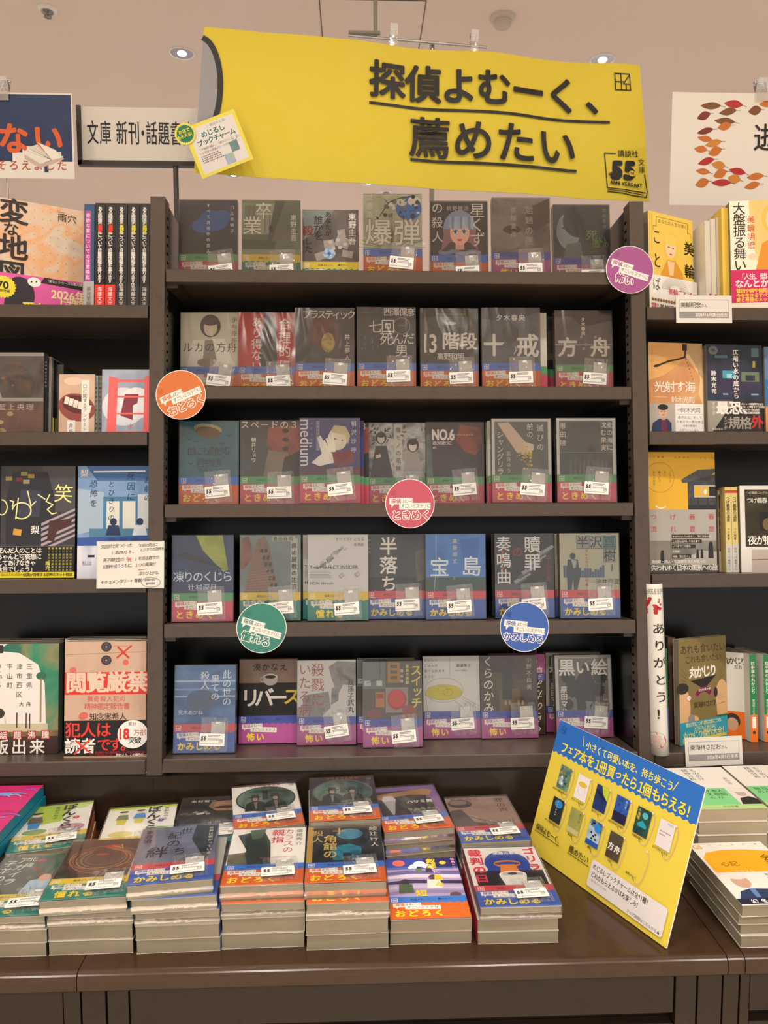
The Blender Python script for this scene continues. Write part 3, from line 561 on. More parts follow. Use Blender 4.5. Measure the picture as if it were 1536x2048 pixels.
def k_decagon(a):
    bg(a, noise_mat(['10151d', '1a2330', '141b26'], 14, 44)); a.rect(0, 0, 8, 100, 'b8954a'); a.ell(60, 22, 19, 15, noise_mat(['2f6f8c', '4a93ac', '2a5f80'], 40, 2)); a.poly([(34, 56), (60, 50), (76, 60), (74, 92), (36, 92)], noise_mat(['1d6f86', '2f8aa0', '164f66'], 50, 3)); a.rect(50, 74, 12, 18, '122434'); a.text(35, 4, 20, '十', 'd2b868', b=.02); a.text(22, 24, 21, '角館の', 'd2b868', v=True, gap=21, b=.02); a.text(6, 10, 17, '殺人', 'd2b868', v=True, gap=18); a.text(88, 2, 13, '綾辻行人', W, v=True, gap=15)
def k_beach(a):
    bg(a, 'a99bc0'); a.rect(0, 0, 105, 24, '3a4aa0'); a.rect(0, 24, 105, 6, '5563b2'); a.rect(56, 0, 49, 26, '2a2c62'); a.ell(20, 13, 9, 8, 'e0705c'); a.ell(84, 14, 5, 4.6, 'd9c04a')
    for x, y, q in ((42, 22, 7), (50, 16, 9), (60, 22, 7), (36, 25, 4), (66, 26, 5)): a.ell(x, y, q, q*.8, 'f0eef2')
    for y, m in ((32, '6c6496'), (42, 'd6cbe2'), (56, '3c3350'), (68, 'b9aecb'), (80, '8d80ab')): a.poly([(0, y+6), (30, y), (105, y+5), (105, y+13), (40, y+9), (0, y+12)], m)
    for x, y, q, m in ((48, 26, 4, '5f7a5e'), (62, 26, 4, '3d3448'), (26, 62, 9, '4d5f44'), (66, 52, 9, 'e6ddd2')): a.ell(x, y, q*.7, q*.8, '3a2f3c' if m != 'e6ddd2' else '54404a'); a.poly([(x-q, y+q*.6), (x+q, y+q*.6), (x+q*1.2, y+q*3), (x-q*1.2, y+q*3)], m)
    a.ell(92, 96, 8, 7, '6a4a4a'); a.text(60, 2, 14, '叙述', 'e8c832', v=True, gap=13, b=.05); a.text(67, 30, 12, 'に', 'f0c8d8', b=.04); a.text(66, 46, 14, '鳥々', 'e8c832', v=True, gap=17, b=.05); a.text(38, 82, 16, '短', 'e8c832', b=.05); a.text(96, 3, 6, '似鳥トリン', 'e6a8c8', v=True, gap=7, b=.04)
def k_court(a):
    bg(a, 'e6e3dc'); a.ell(56, 44, 32, 34, '2348a0'); a.rect(6, 62, 96, 38, '1e1c20'); a.poly([(24, 62), (88, 62), (84, 50), (30, 50)], '2348a0'); a.ring(56, 44, 17, 7, 4, 'e08a3c'); a.poly([(46, 46), (66, 46), (70, 66), (42, 66)], 'e08a3c'); a.ell(58, 72, 19, 9, 'f0eee8'); a.ell(58, 71, 15, 6, 'b9b7b0'); a.poly([(39, 74), (77, 74), (72, 100), (44, 100)], 'dedcd6'); a.ell(58, 70, 7, 3, '4a3a30')
    a.text(84, 3, 18, 'ゴリラ', 'd6324a', v=True, gap=21, b=.06); a.text(4, 4, 20, '裁判の日', 'd6324a', v=True, gap=22, b=.06); a.text(40, 12, 8, '須藤古都離', W, gap=8, b=.05)
def k_green(a, second=False):
    bg(a, 'ecebe4')
    if not second: a.poly([(0, 0), (105, 0), (105, 8), (70, 20), (62, 60), (30, 66), (0, 40)], 'b4cf4c'); a.ell(86, 12, 14, 9, 'cfe08a')
    else: a.rect(0, 0, 105, 7, 'c6d838')
    for x, y, m, q in (((24, 44, '6c5a50', 1.2), ) if not second else ((24, 30, '7c8a5a', 1), (50, 28, '4f93cc', 1))):
        a.ell(x, y-10*q, 6*q, 5*q, 'eed7c4'); a.ell(x, y-15*q, 7*q, 3*q, '2c2624'); a.poly([(x-7*q, y-5*q), (x+7*q, y-5*q), (x+10*q, y+12*q), (x-10*q, y+12*q)], m); a.poly([(x-8*q, y+12*q), (x+8*q, y+12*q), (x+6*q, y+28*q), (x-6*q, y+28*q)], '3d8ed0' if not second else 'd8cc50')
    a.ell(80, 84, 20, 12, 'b98a9c' if not second else '7cb068'); a.ell(28, 88, 18, 9, 'd9cf86' if second else '86a860'); a.text(60, 2, 22, 'ぼんくら', '1c1a1a', v=True, gap=21, b=.05); a.text(48 if not second else 86, 8, 8, '宮部みゆき', '4a4640', v=True, gap=9); a.ell(84, 52, 5, 5, 'c8443c' if not second else '7a5aa0'); a.text(81.4, 48.4, 5, '上' if not second else '下', W)
def k_lies(a):
    bg(a, '1c191b'); a.poly([(48, 14), (92, 8), (105, 20), (105, 50), (64, 52), (44, 30)], noise_mat(['8a6650', 'b08a6c', '6a4a3a'], 24, 46)); a.rect(0, 46, 105, 30, '141315'); a.ell(70, 34, 16, 5, '3a2a24'); r = random.Random(5)
    for i in range(9): a.ell(6+i*5, 52+r.uniform(-4, 4), 4, 3.2, r.choice(['cfcac4', '9a948e', '5a5552']))
    a.text(14, 6, 9, '木村裕一', W, gap=10.6, b=.02)
def k_oval(a, dark=False):
    bg(a, '17191a' if dark else 'e9e6df'); m = noise_mat(['1f3a36', '3a5c52', '6a8478', '162422'], 20, 47)
    a.ell(53, 50, 48, 45, '5c6a64' if dark else '1b2422'); a.ell(53, 50, 45, 42, m)
    for x in (36, 68): a.poly([(x-5, 56), (x+5, 56), (x+15, 64), (x+18, 90), (x-18, 90), (x-15, 64)], '1c2024'); a.poly([(x-3, 60), (x+3, 60), (x+1, 84), (x-1, 84)], '7c7a74'); a.ell(x, 48, 6.5, 9, '17181a'); a.ell(x, 50, 4.2, 6.4, 'a88e80'); a.ell(x, 42, 11, 2.6, '101214'); a.rect(x-6, 33, 12, 9, '14171a')
    a.rect(48, 20, 9, 34, '1a2224'); a.text(28, -1, 6, '大江戸探偵秘録', 'b8303c', gap=7.6, b=.03); a.logo(94, 3, 7, '8a8a86')
def k_shovel(a):
    bg(a, noise_mat(['7a5a94', '8c6aa6'], 14, 48)); a.rect(6, 14, 80, 84, '2b2428'); a.poly([(0, 26), (86, 10), (100, 18), (92, 36), (60, 30), (0, 44)], noise_mat(['8c6840', 'b08a58'], 30, 2)); a.poly([(16, 30), (32, 30), (30, 54), (24, 98), (16, 60)], 'b5b2ae'); a.ell(24, 44, 11, 13, 'c6c3be'); a.poly([(14, 48), (34, 48), (26, 92), (22, 92)], 'a9a6a2'); a.rect(46, 46, 46, 44, '151316'); a.text(50, 50, 11, 'ハサミ男', W, gap=10.6, b=.05); a.text(48, 76, 8, '殊能将之', 'b8b4b0', gap=10)
def k_voice(a):
    bg(a, noise_mat(['8a7066', 'a08478', '967a6e'], 12, 49)); a.ell(22, 22, 20, 14, '4e4444'); a.ell(20, 18, 14, 8, '8d7a72'); a.poly([(0, 46), (20, 40), (34, 84), (70, 96), (60, 100), (0, 100)], '574a4c'); a.line([(30, 66), (60, 88), (92, 94)], 2, '4a3e42'); a.text(80, 6, 16, '罪の声', '3a2c2a', v=True, gap=17); a.text(8, 2, 9, '塩田武士', '3a2c2a', gap=13)

# ------------------------------------------------------------------ paper bands
BANDS = {'A': ('4077c8', 'd2682a', 'おどろく'), 'B': ('579e68', 'c84e66', 'ときめく'), 'C': ('dac23c', '2e877b', '憧れる'), 'D': ('cb4e57', '4063b0', 'かみしめる'), 'E': ('4754a8', 'ae5494', '怖い')}
BH = 49.0
_band = {}
def band_mesh(k, w, t, side):
    key = (k, w, t, side)
    if key in _band: return _band[key]
    c1, c2, word = BANDS[k]
    a = Art(w, BH); a.rect(0, 0, w, BH, c2)
    pts = [(0, 0)]+[(0, 13)]+[(w*i/40, 13+1.1*math.sin(i*math.pi/2)+i*.04) for i in range(1, 41)]+[(w, 0)]
    a.poly(pts, c1); a.logo(4, 3, 8, W, .7); a.text(29, 4.2, 4.6, '探偵よむーく', '3b3b4a', b=.02); a.text(66, 4.2, 4.6, '薦めたい', '3b3b4a', b=.02)
    a.rect(5.5, 14.6, 37, 8.6, W, rot=2); a.poly([(9, 22), (13, 22), (10, 27)], W); a.rect(21, 20.4, 47, 8.6, W, rot=-2)
    a.text(8, 15.4, 6.4, '探偵', c2, b=.03, rot=2); a.text(21, 14.9, 5.6, 'よむーく', '5a5048', b=.01, rot=2); a.text(23, 21.0, 6.4, 'すごいミステリ', '6a5a5a', b=.01, rot=-2, gap=6)
    a.text(62, 22.6, 4, 'に' if k in 'AC' else 'を', c2, b=.02)
    x0 = 6 if len(word) > 3 else 14
    a.text(x0, 30, 15, word, 'f2d838', b=.05, gap=15.2 if len(word) > 4 else 17)
    b = len(a.V); i = a.mi(c2); i1 = a.mi(c1); hw = w/2000+.0003; T = t/1000+.0005; z1, z2 = (BH-13)/1000, BH/1000
    for sx in (side,):
        x = hw*sx
        for za, zb, m in ((0, z1, i), (z1, z2, i1)):
            k0 = len(a.V); a.V += [(x, 0, za), (x, T, za), (x, T, zb), (x, 0, zb)]; a.P.append(tuple(k0+q for q in ((0, 1, 2, 3) if sx > 0 else (3, 2, 1, 0)))); a.M.append(m)
    x0, x1 = -w/2000, w/2000; k0 = len(a.V); a.V += [(x0, T, 0), (x1, T, 0), (x1, T, z2), (x0, T, z2)]; a.P.append((k0+3, k0+2, k0+1, k0)); a.M.append(i)
    _band[key] = a.build('paper_band'); return _band[key]

# ------------------------------------------------------------------ books
PAGE = [bumpy(noise_mat(['837b68', '8b8370', '867e6b'], 8, 60+i, stretch=(1, 1, 1), rough=.8, spec=.1), 1, 0) for i in range(1)][0]
PAGEW = noise_mat(['a89a82', 'b0a28a'], 8, 63, rough=.8, spec=.1)
_pg = {}
def pages_mesh(w, h, t, side, m):
    k = (w, h, t, side, m.name)
    if k in _pg: return _pg[k]
    s = Solid(); x0, x1 = -w/2000+.0006, w/2000-.0006
    if side > 0: x1 = w/2000-.0006
    n = 22; V, P = [], []; y0, y1 = .0005, t/1000-.0005; r = random.Random(int(w*7+t*3))
    s.box(x0, x1, y0, y1, .0005, h/1000-.0005, m)
    gr = mat('7c745f', .8, .1) if m is PAGE else mat('a3967c', .8, .1)      # a few page gaps along the cut edge
    for i in range(5):
        y = y0+(y1-y0)*r.random(); a, b = sorted((r.uniform(x0, x1), r.uniform(x0, x1)))
        s.raw([(a, y, .00048), (b, y, .00048), (b, y+.00018, .00048), (a, y+.00018, .00048)], [(0, 1, 2, 3)], gr)
        s.raw([(a, y, h/1000-.00048), (b, y, h/1000-.00048), (b, y+.00018, h/1000-.00048), (a, y+.00018, h/1000-.00048)], [(3, 2, 1, 0)], gr)
    _pg[k] = s.build('pages'); return _pg[k]
_cv = {}
def cover_mesh(w, h, t, art, spine, side, back='bdb8ac', stitle=None):
    key = (w, h, t, art, spine, side, back, stitle)
    if key in _cv: return _cv[key]
    a = Art(w, h)
    if callable(art): art(a)
    else: a.rect(0, 0, w, h, art or back)
    T = t/1000; hw = w/2000; H = h/1000
    s = Solid(); s.V, s.P, s.M, s.mats = a.V, a.P, a.M, a.mats
    s.box(-hw, hw, 0, .00035, 0, H, back); s.box(-hw, hw, T-.00035, T, 0, H, back)
    x0, x1 = (hw-.00035, hw) if side > 0 else (-hw, -hw+.00035)
    s.box(x0, x1, 0, T, 0, H, spine)
    if stitle:
        st, sc, sz, y0 = stitle; b = len(s.V)
        q = Art(t, h, (lambda x, y, z: (hw+.0002+z, x, y)) if side > 0 else (lambda x, y, z: (-hw-.0002-z, T-x, y)))
        q.text(t/2-sz/2, y0, sz, st, sc, v=True, b=.03, gap=sz*1.05)
        ii = {i: s.mi(m) for i, m in enumerate(q.mats)}
        s.V += q.V; s.P += [tuple(b+k for k in p) for p in q.P]; s.M += [ii[i] for i in q.M]
    _cv[key] = s.build('cover'); return _cv[key]
_fm = {}
def film_mesh(w, h, t, var, amp=1.0):
    """wrinkled clear film all round a book: front sheet with tucks, sides, a crimped seam along the bottom edge"""
    k = (w, h, t, var, amp)
    if k in _fm: return _fm[k]
    r = random.Random(var*31+5); nx, nz = 26, 36; V, P = [], []
    cr = [(r.uniform(0, 1), r.uniform(.2, 1), r.uniform(-1, 1)*1.3, r.uniform(.001, .0028), r.uniform(.04, .11)) for _ in range(7)]
    for j in range(nz+1):
        for i in range(nx+1):
            u, v = i/nx, j/nz; e = min(1, min(u, 1-u, v, 1-v)*9); d = 0
            for cx_, cz_, an, amp, wd_ in cr:
                q = ((u-cx_)*math.cos(an)+(v-cz_)*math.sin(an)); d += amp*math.exp(-(q/wd_)**2)
            V.append(((u-.5)*(w+1.4)/1000, -.0013-e*(d*.8*amp), v*(h+1.2)/1000-.0006))
    for j in range(nz):
        for i in range(nx): a = j*(nx+1)+i; P.append((a, a+1, a+nx+2, a+nx+1))
    s = Solid(); s.raw(V, P, FILM, None, True)
    hw = (w+1.4)/2000; y0, y1 = -.0013, t/1000+.0009; z0, z1 = -.0006, (h+.6)/1000
    for sg in (-1, 1): s.raw([(sg*hw, y0, z0), (sg*hw, y1, z0), (sg*hw, y1, z1), (sg*hw, y0, z1)], [(0, 1, 2, 3) if sg > 0 else (3, 2, 1, 0)], EDGE_FILM)
    n = 18; V, P = [], []; ym = (y0+y1)/2
    for i in range(n+1):
        x = -hw+2*hw*i/n; q = r.uniform(-.0006, .0006)
        V += [(x, y0, z0), (x, ym-.0012+q, z0-.0001-.0001*r.random()), (x, ym+q, z0-.0008-.0003*r.random()), (x, ym+.0012+q, z0-.0001), (x, y1, z0)]
    for i in range(n):
        for j in range(4): a = i*5+j; P.append((a, a+5, a+6, a+1))
    s.raw(V, P, EDGE_FILM, None, True)
    V = [(-hw, y0, z1), (hw, y0, z1), (hw, y1, z1), (-hw, y1, z1)]; s.raw(V, [(0, 1, 2, 3)], EDGE_FILM)
    _fm[k] = s.build('film_wrap'); return _fm[k]
_chm = []
def charm_meshes():
    if _chm: return _chm
    s = Solid(); r = random.Random(4); nx, nz = 9, 11; V, P = [], []
    for j in range(nz+1):
        for i in range(nx+1): V.append(((i/nx-.5)*.046, -.0002-.0016*r.random(), (j/nz-.5)*.058))
    for j in range(nz):
        for i in range(nx): a = j*(nx+1)+i; P.append((a, a+1, a+nx+2, a+nx+1))
    s.raw(V, P, BAG, None, True); _chm.append(s.build('charm_packet'))
    a = Art(24, 34); a.rect(0, 0, 24, 34, 'cfcfca'); _chm.append(a.build('charm_insert'))
    a = Art(43, 21); a.rect(0, 0, 43, 21, 'eceae4'); a.rect(2, 3, 11, 12, 'dcdad4'); a.text(2.6, 3.6, 9, '55', '1a1a1a', b=.07, sx=.8, shear=.15, gap=4.6); a.scrib(14.5, 2.4, 26, 4.4, '2c2c2c', 2, 1); a.scrib(14.5, 8, 20, 4, '6a6a6a', 2, 2); a.scrib(2, 16.6, 38, 2.6, '8a8a8a', 1, 5)
    a.line([(34, 10), (39, 10), (39, 15), (34, 15)], .6, '3a3a3a', True); a.scrib(35, 11, 3.4, 3, '3a3a3a', 2, 3)
    _chm.append(a.build('charm_label')); return _chm
def add_charm(root, w, rot=6, dx=0, dz=0):
    P_, I_, L_ = charm_meshes(); x, z = (w/2-31+dx)/1000, (31+dz)/1000
    R = Matrix.Translation((x, -.0022, z)) @ Matrix.Rotation(math.radians(-rot), 4, 'Y')
    p = link('charm_packet', P_, root, R)
    link('charm_insert', I_, p, Matrix.Translation((.006, -.0003, -.012)))
    link('charm_label', L_, p, Matrix.Translation((-.003, -.0024, -.019)))
_names = []
def book(label, M, t=16, art=None, spine='3a3a3a', band=None, film=False, charm=None, side=1, w=105, h=148, group=None, cat='book', name='paperback', back='bdb8ac', stitle=None, page=None, var=0, amp=1.0):
    root = thing(name, label, cat, M, group)
    link('cover', cover_mesh(w, h, t, art, spine, side, back, stitle), root)
    link('pages', pages_mesh(w, h, t, side, page or PAGE), root)
    if band: link('paper_band', band_mesh(band, w, t, side), root, Matrix.Translation((0, -.0011 if art else -.0004, 0)))
    if film: link('film_wrap', film_mesh(w, h, t, var % 6, amp), root, Matrix.Translation((0, -.0012, 0)) if band else None)
    if charm is not None: add_charm(root, w, *charm)
    return root
# ------------------------------------------------------------------ larger covers of the side bookcases
def k_map(a):                                             # 128 x 188
    bg(a, noise_mat(['cbb9a2', 'd6c4ae', 'e0a878', 'd3c1ab', 'e79a62'], 16, 70, lo=.3, hi=.72))
    for i in range(6):
        for j in range(8): a.ell(54+i*12, 12+j*14, .7, .7, '8a7a68')
    a.text(2, -2, 44, '変', '231e1c', b=.03); a.text(8, 38, 24, 'な', '231e1c', b=.03); a.text(2, 58, 44, '地', '231e1c', b=.03); a.text(2, 102, 40, '図', '231e1c', b=.03); a.text(88, 10, 15, '雨穴', '2b2522'); a.text(88, 6, 4, 'Uketsu', '4b4038')
    a.rect(0, 124, 128, 64, 'dd5ba4'); a.ell(34, 158, 22, 30, '2a2530'); a.poly([(10, 188), (16, 134), (44, 130), (52, 160), (44, 188)], '2a2530'); a.ell(55, 134, 10, 8, 'f1efe9'); a.ell(51, 134, 1.2, 1.4, '222222'); a.ell(58, 133, 1.2, 1.4, '222222')
    a.star(10, 148, 19, 17, 22, 'e8d93e'); a.text(1, 136, 17, '70', '231e1c', b=.04, sx=1); a.text(0, 152, 5, '万部突破', '231e1c', b=.03)
    a.poly([(70, 124), (128, 128), (128, 138), (64, 134)], '231e1c'); a.text(72, 126.6, 5, '「変な」シリーズの集大成', 'e9e4de', gap=4.6); a.text(80, 140, 19, '2026年', 'f0e0a0', b=.04, sx=.95); a.text(88, 155, 16, '上半期', 'f0e0a0', b=.04, gap=13); a.text(20, 168, 21, '一番売れた本', 'f3e83c', b=.05, gap=16.4); a.text(117, 168, 18, '!!', 'f3e83c', b=.04)
def k_flower(a):
    bg(a, noise_mat(['4a4d50', '6d6a66', '3b3230', '7a5a4c'], 14, 71)); a.rect(0, 0, 128, 7, 'c9c6c0'); a.rect(0, 92, 128, 7, 'c9c6c0'); a.poly([(20, 20), (34, 20), (58, 98), (46, 98)], 'c9c6c0'); a.rect(0, 100, 128, 70, noise_mat(['6a4a42', '8a5a4a', '563a34'], 20, 3)); r = random.Random(7)
    for i in range(36): q = r.uniform(3, 9); a.ell(30+r.gauss(0, 24), 150+r.gauss(0, 14), q, q*.8, r.choice(['c9b878', 'd9cc94', 'b49a5a', 'a8524a', 'cbbd86']))
    for i in range(16): q = r.uniform(2, 5); a.ell(70+r.gauss(0, 18), 50+r.gauss(0, 18), q, q*.8, r.choice(['8a5a4c', '6d4a3c', 'a8765e']))
    a.rect(16, 22, 20, 96, 'd0c64a'); a.text(21, 26, 9, '動物怪奇事件帖', '3b3a2c', v=True, gap=12.6, b=.02); a.text(50, 104, 14, '藍上央理', W, gap=16)
def k_teeth(a):                                           # 76 x 124
    bg(a, noise_mat(['c4a48c', 'd2b49c', 'b8967e'], 14, 72)); a.ell(38, 68, 40, 28, '8e4a44', rot=-14); a.ell(38, 62, 32, 18, '5a2c2a', rot=-14)
    for i in range(6): a.rect(12+i*9.5, 46+i*3.4, 9, 15, 'e4ddd0', rot=-12)
    a.ell(30, 14, 20, 8, 'dfc4ae'); a.rect(48, 12, 16, 108, 'e9e5dc'); a.text(50.5, 20, 9.5, '口に関するアンケート', '3a3632', v=True, gap=9.8); a.rect(18, 94, 17, 30, 'e9e5dc'); a.text(21, 100, 10, '背筋', '3a3632', v=True, gap=12)
def k_eye(a):                                             # 94 x 130
    bg(a, noise_mat(['8f9cb4', 'a9b2c4', '7f8ca8'], 12, 73)); a.ell(38, 66, 38, 34, 'd9dde4'); a.ell(60, 60, 30, 28, 'e6e9ee'); a.poly([(40, 44), (64, 44), (62, 60), (54, 64), (54, 90), (32, 82)], noise_mat(['7a3442', '923f4c'], 30, 2)); m = 'ee6a6a'
    a.poly([(12, 12), (28, 16), (24, 120), (8, 122)], m); a.poly([(74, 14), (92, 8), (92, 120), (72, 122)], m); a.rect(20, 18, 60, 4.5, m); a.rect(26, 47, 52, 3, m); a.rect(26, 77, 52, 3, m); a.rect(24, 110, 54, 3.5, m); a.text(44, 96, 11, '水防', 'e0566a', v=True, gap=20)
def k_laugh(a):                                           # 128 x 195
    bg(a, noise_mat(['2c2b2e', '3e3d40', '34333a'], 12, 74)); a.rect(72, 0, 56, 80, '4a494b'); a.poly([(20, 10), (80, 10), (94, 60), (90, 150), (10, 150), (8, 60)], '2a2b33'); a.poly([(34, 40), (70, 44), (66, 90), (30, 88)], '3a3c50')
    for i in range(6): a.poly([(70, 100-i*0+i*9), (128, 74+i*9), (128, 78+i*9), (70, 105+i*9)], 'a89aa6')
    a.poly([(84, 96), (124, 92), (118, 106), (98, 112), (92, 132), (80, 130)], '4a2c2c')
    for x, y, m in ((34, 10, '8a8650'), (46, 14, '9a8a40'), (26, 20, '6d2c30'), (38, 24, '8f8a60'), (8, 18, '8a8650')): a.rect(x, y, 11, 7, m)
    m = 'e6e69a'; a.ring(2, 72, 9, 13, 2, m, 90, -110); a.line([(16, 60), (22, 62), (20, 70)], 2, m); a.line([(30, 56), (26, 92)], 2, m); a.ring(36, 78, 16, 14, 2.2, m, 170, -120); a.line([(46, 44), (52, 70), (60, 62)], 2, m); a.line([(64, 50), (76, 58)], 2, m); a.line([(84, 50), (78, 62), (90, 68), (80, 76), (88, 84), (96, 82)], 2, m)
    a.text(92, 30, 34, '笑', m, rot=-4); a.rect(22, 110, 14, 11, 'c89a3a', rot=-8); a.text(52, 104, 15, '梨', W, b=.02)
    a.rect(0, 140, 128, 45, '1c1b1e'); a.line([(0, 140), (128, 140)], .5, '77767a')
    for i, t_ in enumerate(('死んだ人のことは', 'ちゃんと可哀想に', 'してあげなきゃ', '駄目でしょう」')): a.text(-6, 142+i*10.8, 10.6, t_, W, b=.03, gap=9.6)
    for i in range(7): a.text(82+i*6.2, 142, 4.2, '横に自分が居合わ', 'cfc860', v=True, gap=5.4)
    a.text(78, 166, 8, '雨穴', 'e6e070', v=True, gap=8, b=.02); a.rect(0, 185, 128, 10, 'e6d62c'); a.text(2, 187, 5, '踏み込んだら引き返せない。', '33301c', gap=3.4); a.text(40, 186.4, 6.4, '怪異が侵食する恐怖のネット怪談', '201d10', b=.03, gap=5.6)
def k_class(a):                                           # 128 x 200
    bg(a, noise_mat(['4f7ab0', '7f9fc6', '6a90bc', 'a9bccc'], 10, 75)); a.poly([(14, 0), (128, 0), (128, 26), (34, 26)], '3f68a0'); a.line([(28, 10), (116, 9)], 2.4, 'dfe9ee'); a.poly([(0, 40), (46, 46), (44, 110), (0, 120)], '9fb4c8'); a.rect(44, 54, 62, 64, '4a7aa0'); a.rect(50, 62, 22, 52, 'd3d5cc'); a.rect(78, 62, 22, 52, 'd3d5cc'); a.rect(104, 50, 24, 60, 'c3ccd0')
    a.rect(20, 110, 108, 16, '4c7f9a'); a.poly([(0, 126), (128, 122), (128, 146), (0, 142)], '3858a0'); a.rect(0, 140, 128, 60, noise_mat(['c4c8dc', 'dcdee8', 'a4aed0'], 14, 4))
    for x, y in ((62, 98), (108, 98)): a.ell(x, y, 6, 6.5, '22304c'); a.poly([(x-9, y+6), (x+9, y+6), (x+13, y+24), (x-13, y+24)], '25365c' if x < 80 else 'd4dbe2')
    for x in (54, 74, 92): a.rect(x, 126, 12, 16, '344c80')
    a.text(4, 6, 14, '梨', W, b=.01); st = '22304c'
    for x, y, sz, t_ in ((114, 18, 13, 'お前の'), (84, 10, 15, '死因に'), (52, 26, 12, 'とびきりの'), (20, 24, 14, '恐怖を')): a.text(x, y, sz, t_, st, v=True, gap=sz*1.22, shear=.15)
    a.rect(18, 156, 12, 4, '22242c'); a.text(8, 166, 9, '私は', '6a6f86'); a.text(34, 166, 9, '持', '6a6f86')
def k_mie(a):                                             # 128 x 190
    bg(a, 'e4e2dc'); g_ = noise_mat(['2c7a5e', '3a8a6a', '8a8a60', '2f6f58'], 14, 76); a.poly([(40, 0), (128, 0), (128, 160), (108, 160), (104, 70), (92, 36), (60, 16), (20, 12)], g_); a.rect(12, 2, 20, 14, '2c2c2a'); a.ell(98, 56, 9, 7, '2f6a52'); a.rect(96, 60, 3, 76, '8a8a66'); a.rect(0, 150, 128, 40, noise_mat(['8a7a4c', '6a5c3c', '9c8c5e'], 16, 3)); a.rect(0, 138, 110, 14, 'c4bda0')
    a.ell(26, 120, 10, 9, '33302c'); a.ring(26, 120, 8, 7, .6, '5a564e'); a.line([(16, 126), (12, 148)], 1.6, 'c4bda0'); a.line([(36, 126), (40, 148)], 1.6, 'c4bda0')
    for x in (56, 72, 78): a.rect(x, 118+(x % 5), 2, 26, '33302c')
    for x, t_ in ((72, '三重県'), (55, '津市西区'), (38, '平山町')): a.text(x, 34, 11, t_, '22201e', v=True, gap=16)
    for i, t_ in enumerate(('3', '-', '15', '-', '7')): a.text(27, 34+i*9, 8.4, t_, '22201e', anc='c'); 
    a.text(60, 100, 9, '大舟', '22201e', gap=12)
    a.rect(0, 170, 128, 20, noise_mat(['3a2420', '4a302a'], 14, 5)); a.rect(0, 160, 128, 30, noise_mat(['33211c', '45302a'], 14, 6))
    for i, t_ in enumerate('話題沸騰'): a.rect(27+i*24, 150, 15, 15, 'a8362e'); a.text(28+i*24, 151, 13, t_, W, b=.02)
    a.text(-14, 164, 27, '重版出来', W, gap=31, b=.02); a.text(4, 190, 8, '', W)
def k_file(a):                                            # 140 x 200
    bg(a, noise_mat(['bfa08a', 'c8aa94', 'b8987f'], 8, 77)); a.line([(0, 22), (140, 18)], .8, '8f7560'); 
    for y in (9, 32): a.ell(70, y, 9, 8.4, '3f3438'); a.ring(70, y, 5, 4.6, .6, '77666a'); a.ell(70, y, 1.6, 1.5, 'a49a98')
    a.line([(90, 10), (108, 28)], 3.4, 'c83a32'); a.line([(112, 8), (88, 28)], 3, 'c83a32'); a.ell(103, 36, 5, 5, 'd8645a'); a.ell(14, 48, 6, 5, 'd06a5c'); a.text(82, 6, 3.4, 'confidential report', 'c86a5c')
    a.rect(0, 52, 140, 38, 'd6312c'); a.text(1, 51, 36, '閲覧厳禁', 'd9c4ae', gap=34.6, b=.045); a.text(38, 92, 10.6, '猟奇殺人犯の', 'c8584c', gap=11); a.text(33, 104, 12, '精神鑑定報告書', 'c8584c', gap=11); a.ell(32, 126, 8, 6, 'd2665a', rot=20); a.text(42, 121, 13, '知念実希人', '1e1a18', gap=12.6, b=.01)
    a.rect(0, 134, 140, 60, '17161a'); a.rect(0, 194, 140, 6, 'b8917a'); a.text(1, 136, 27, '犯人は', 'e0382e', gap=26, b=.02); a.text(1, 163, 27, '読者', W, gap=26, b=.03); a.line([(20, 168), (44, 188)], 3, 'e0382e'); a.line([(44, 166), (18, 190)], 3, 'e0382e'); a.text(55, 163, 24, 'です。', 'e0382e', gap=20, b=.02)
    a.ell(116, 158, 26, 24, 'eceae4'); a.text(108, 137, 7, '累計', '1e1a18', gap=7); a.text(90, 144, 25, '18', 'd6312c', b=.06, sx=.8); a.text(117, 150, 11, '万部', '9a2c2a', gap=10.6); a.text(108, 162, 12, '突破', '1e1a18', gap=11, b=.02)
    a.text(44, 186, 4.6, '11名が殺された猟奇事件。すべての手がかりは', 'c8322a', gap=4.2); a.text(44, 190.6, 4.6, 'ここに記されている。', 'c8322a', gap=4.2); a.text(88, 190, 5.2, '告げよう、この事件の──', W, b=.03, gap=4.6)
